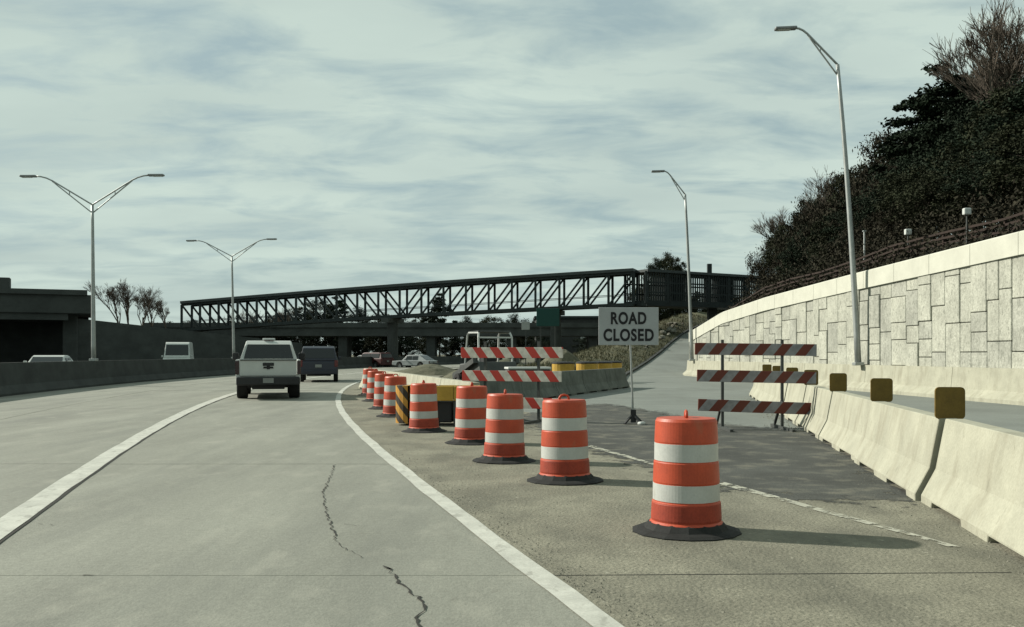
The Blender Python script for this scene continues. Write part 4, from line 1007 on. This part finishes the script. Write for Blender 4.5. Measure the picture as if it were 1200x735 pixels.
T = [ # kind, photo column, distance, top row, crown scale in xy
    ('scrub', 905, 92, 284, .62), ('scrub', 915, 88, 262, .75), ('oak_b', 938, 84, 246, .8), ('scrub', 955, 80, 232, .85), ('oak_a', 972, 76, 222, .85),
    ('scrub', 992, 72, 205, .9), ('oak_b', 1015, 68, 192, .95), ('scrub', 1042, 64, 158, 1.0), ('oak_a', 1066, 62, 165, 1.0), ('scrub', 1060, 58, 170, .8),
    ('pine', 1106, 54, 80, 1.3), ('pine', 1086, 55, 128, 1.1), ('pine', 1142, 58, 92, 1.1), ('pine', 1178, 54, 86, 1.1), ('oak_a', 1120, 52, 130, 1.05), ('oak_a', 1160, 49, 112, 1.05), ('oak_b', 1195, 46, 100, 1.05),
    ('oak_b', 1090, 50, 190, .85), ('oak_a', 1030, 60, 220, .8), ('oak_b', 985, 68, 248, .7), ('oak_a', 950, 76, 268, .65), ('oak_b', 1140, 44, 180, .8), ('oak_a', 1190, 40, 160, .8), ('oak_a', 1230, 44, 90, 1.1), ('scrub', 1060, 52, 235, .55), ('scrub', 1010, 58, 258, .5), ('oak_b', 1240, 36, 130, .9)]
labs = {'oak_a': 'dark dense evergreen tree among the trees on the hillside above the wall', 'oak_b': 'olive toned evergreen tree among the trees on the hillside above the wall', 'pine': 'tall dark pine rising above the hillside trees', 'scrub': 'brownish thin leaved scrub tree on the hillside above the wall'}
base_h = {'oak_a': 8, 'oak_b': 7.5, 'pine': 10, 'scrub': 6}
rt = random.Random(8)
for kd, px, y, top, s in T:
    x = (px - CX) / F * y; zt = CH + (HY - top) * y / F; z = hill_z(x, y) - .1; hgt = zt - z
    tree(kd, x, y, z, s, labs[kd], gr + ', ' + kd.split('_')[0], rt.uniform(0, 6), max(.35, hgt / base_h[kd] / s))
for i, (px, y, top) in enumerate(((1158, 56, 52), (1185, 50, 10), (1200, 47, -10), (1165, 60, 60), (1045, 66, 150), (1000, 74, 190), (960, 84, 222), (930, 88, 240))):
    x = (px - CX) / F * y; zt = CH + (HY - top) * y / F; z = hill_z(x, y) - .1
    bare(i % 3, x, y, z, (zt - z) / 9.0, 'leafless grey-brown tree standing among the evergreens on the hillside', 'bare trees on the hillside', rt.uniform(0, 6))
# brush covering the slope: nobody could count it
g_ = np.random.default_rng(12); n = 70000
yy = g_.uniform(12, 118, n); dd = np.abs(g_.normal(0, 5.0, n)) + .5
px_ = np.array([hill_x(a) for a in yy]) + dd
pz_ = np.array([hill_z(a, b) for a, b in zip(px_, yy)])
hh = np.abs(g_.normal(0, 1, n)) * np.clip(dd * .28, .10, .8)
pos = np.stack([px_, yy, pz_ + hh], 1)
a_ = g_.normal(0, 1, (n, 3)); a_ /= np.linalg.norm(a_, axis=1)[:, None]; b_ = np.cross(a_, g_.normal(0, 1, (n, 3))); b_ /= np.linalg.norm(b_, axis=1)[:, None]
s_ = .085 * g_.uniform(.5, 1.3, (n, 1))
V = np.stack([pos - a_ * s_, pos + b_ * s_ * .5, pos + a_ * s_, pos - b_ * s_ * .5], 1).reshape(-1, 3)
me = bpy.data.meshes.new('brush'); me.from_pydata(V.tolist(), [], [(4 * i, 4 * i + 1, 4 * i + 2, 4 * i + 3) for i in range(n)]); me.materials.append(MT['leaf_c'])
stuff(link('brush', me), 'low dark brush covering the slope above the white coping', 'brush')
n = 16000; gy = g_.uniform(41, 112, n); gd = g_.uniform(.15, 9, n)
vm = bpy.data.objects['verge'].data; VY = ys(40, 125, 1.5); VZ = np.array([v.co.z for v in vm.vertices]).reshape(len(VY), 7)
def verge_z(y, d):
    c_ = [np.interp(y, VY, VZ[:, k]) for k in range(7)]; return float(np.interp(d, ED, c_))
gx = np.array([lerp_tab(RL, a, 1) for a in gy]) - gd; gz = np.array([verge_z(a, b) for a, b in zip(gy, gd)])
hgt_ = g_.uniform(.08, .32, n); lean_ = g_.normal(0, .12, (n, 2)); wd_ = g_.uniform(.02, .05, n); th_ = g_.uniform(0, 3.14, n)
b1 = np.stack([gx - wd_ * np.cos(th_), gy - wd_ * np.sin(th_), gz - .03], 1); b2 = np.stack([gx + wd_ * np.cos(th_), gy + wd_ * np.sin(th_), gz - .03], 1); b3 = np.stack([gx + lean_[:, 0], gy + lean_[:, 1], gz + hgt_], 1)
V = np.stack([b1, b2, b3], 1).reshape(-1, 3); me = bpy.data.meshes.new('grass'); me.from_pydata(V.tolist(), [], [(3 * i, 3 * i + 1, 3 * i + 2) for i in range(n)]); me.materials.append(MT['verge'])
stuff(link('grass', me), 'rough dry grass on the verge left of the climbing ramp', 'grass')
# far trees behind the bridges
far = [('oak_a', 345, 150, 362), ('oak_b', 372, 155, 352), ('pine', 395, 150, 349), ('oak_a', 420, 160, 362), ('oak_b', 447, 150, 368), ('oak_a', 470, 165, 372), ('pine', 515, 150, 345), ('oak_b', 500, 165, 368), ('oak_a', 545, 170, 372), ('oak_b', 575, 165, 371), ('oak_a', 605, 170, 369), ('oak_b', 630, 175, 374),
       ('oak_a', 300, 165, 372), ('oak_b', 322, 150, 368), ('oak_b', 275, 170, 376), ('oak_a', 250, 180, 378), ('oak_b', 225, 185, 376), ('oak_a', 200, 175, 378), ('oak_b', 182, 190, 378),
       *[(('oak_a', 'oak_b')[k % 2], 205 + 27 * k, 146 + 6 * (k % 3), 384 + (k * 7) % 9) for k in range(20)],
       *[(('oak_b', 'oak_a')[k % 2], 752 + 17 * k, 118 + 4 * (k % 2), 338 + (k * 5) % 8) for k in range(8)],
       ('oak_a', 768, 130, 304), ('oak_b', 788, 132, 300), ('oak_a', 780, 150, 298)]
for kd, px, y, top in far:
    x = (px - CX) / F * y; zt = CH + (HY - top) * y / F; z = -.2
    if px > 740: z = 7.5 if top < 310 else 1.5
    s = max(.6, (zt - z) / base_h[kd]) * (.9 if px < 740 else .7)
    lb = {'oak_a': 'dark rounded evergreen tree far behind the footbridge', 'oak_b': 'olive rounded tree far behind the footbridge', 'pine': 'tall dark pointed pine far behind the footbridge truss'}[kd]
    if px > 740: lb = 'round dark tree crown rising behind the caged approach span' if top < 310 else 'dark tree seen through the pickets of the caged approach span'
    tree(kd, x, y, z, s, lb, 'far trees behind the footbridge' if px < 740 else 'trees behind the approach span', rt.uniform(0, 6), (zt - z) / base_h[kd] / s)
for i, (px, y, top, z) in enumerate(((140, 105, 328, 3.0), (152, 108, 326, 3.0), (165, 104, 332, 3.0), (178, 112, 342, 3.0), (195, 118, 348, 3.0), (290, 140, 360, 0), (325, 140, 358, 0))):
    x = (px - CX) / F * y; zt = CH + (HY - top) * y / F
    bare(i % 3, x, y, z, (zt - z) / 9.0, 'leafless tree on the bank right of the overpass' if px < 220 else 'leafless tree far behind the footbridge end', 'bare trees on the left bank' if px < 220 else 'bare trees far behind', rt.uniform(0, 6))
# pale rocks on the slope under the approach span
for i in range(34):
    x = rt.uniform(17.5, 24); y = rt.uniform(80, 101); x = max(x, lerp_tab(RL, y, 1) - 3.5)
    z = lerp_tab(RL, y, 2) + .6
    bm = bmesh.new(); bmesh.ops.create_icosphere(bm, subdivisions=1, radius=rt.uniform(.12, .36))
    for v in bm.verts: v.co *= rt.uniform(.7, 1.2); v.co.z *= .7
    me = bpy.data.meshes.new('rock'); bm.to_mesh(me); bm.free(); me.materials.append(MT['stone'])
    o = link('rock', me, None, (lerp_tab(RL, y, 1) - rt.uniform(.6, 3.2), y, z)); tag(o, 'pale rock on the verge below the caged approach span', 'rock', 'rocks on the ramp verge')
# thin mast and two small white boxes at the hillside fence
x, y = (1013 - CX) / F * 44, 44; z = hill_z(x, y)
ms = tag(empty('mast', (x, y, z - .1)), 'thin pale mast standing at the fence above the wall', 'mast')
MB().tube((0, 0, 0), (0, 0, 2.0), .05, .045).build('pole', MT['steel'], ms); MB().box((0, 0, 2.02), (.14, .14, .06)).build('cap', MT['steel'], ms)
for px, py, y in ((1133, 248, 33), (1064, 272, 38)):
    x = (px - CX) / F * y; z = CH + (HY - py) * y / F; zg = hill_z(x, y)
    fl = tag(empty('floodlight', (x, y, zg - .1)), 'small white floodlight on a short stake by the rusty fence', 'floodlight', 'floodlights above the wall')
    MB().tube((0, 0, 0), (0, 0, max(.3, z - zg + .05)), .03, .03).build('stake', MT['darksteel'], fl)
    MB().box((0, 0, max(.3, z - zg) + .1), (.26, .2, .24)).build('lamp_head', MT['white'], fl, bevel=.04)
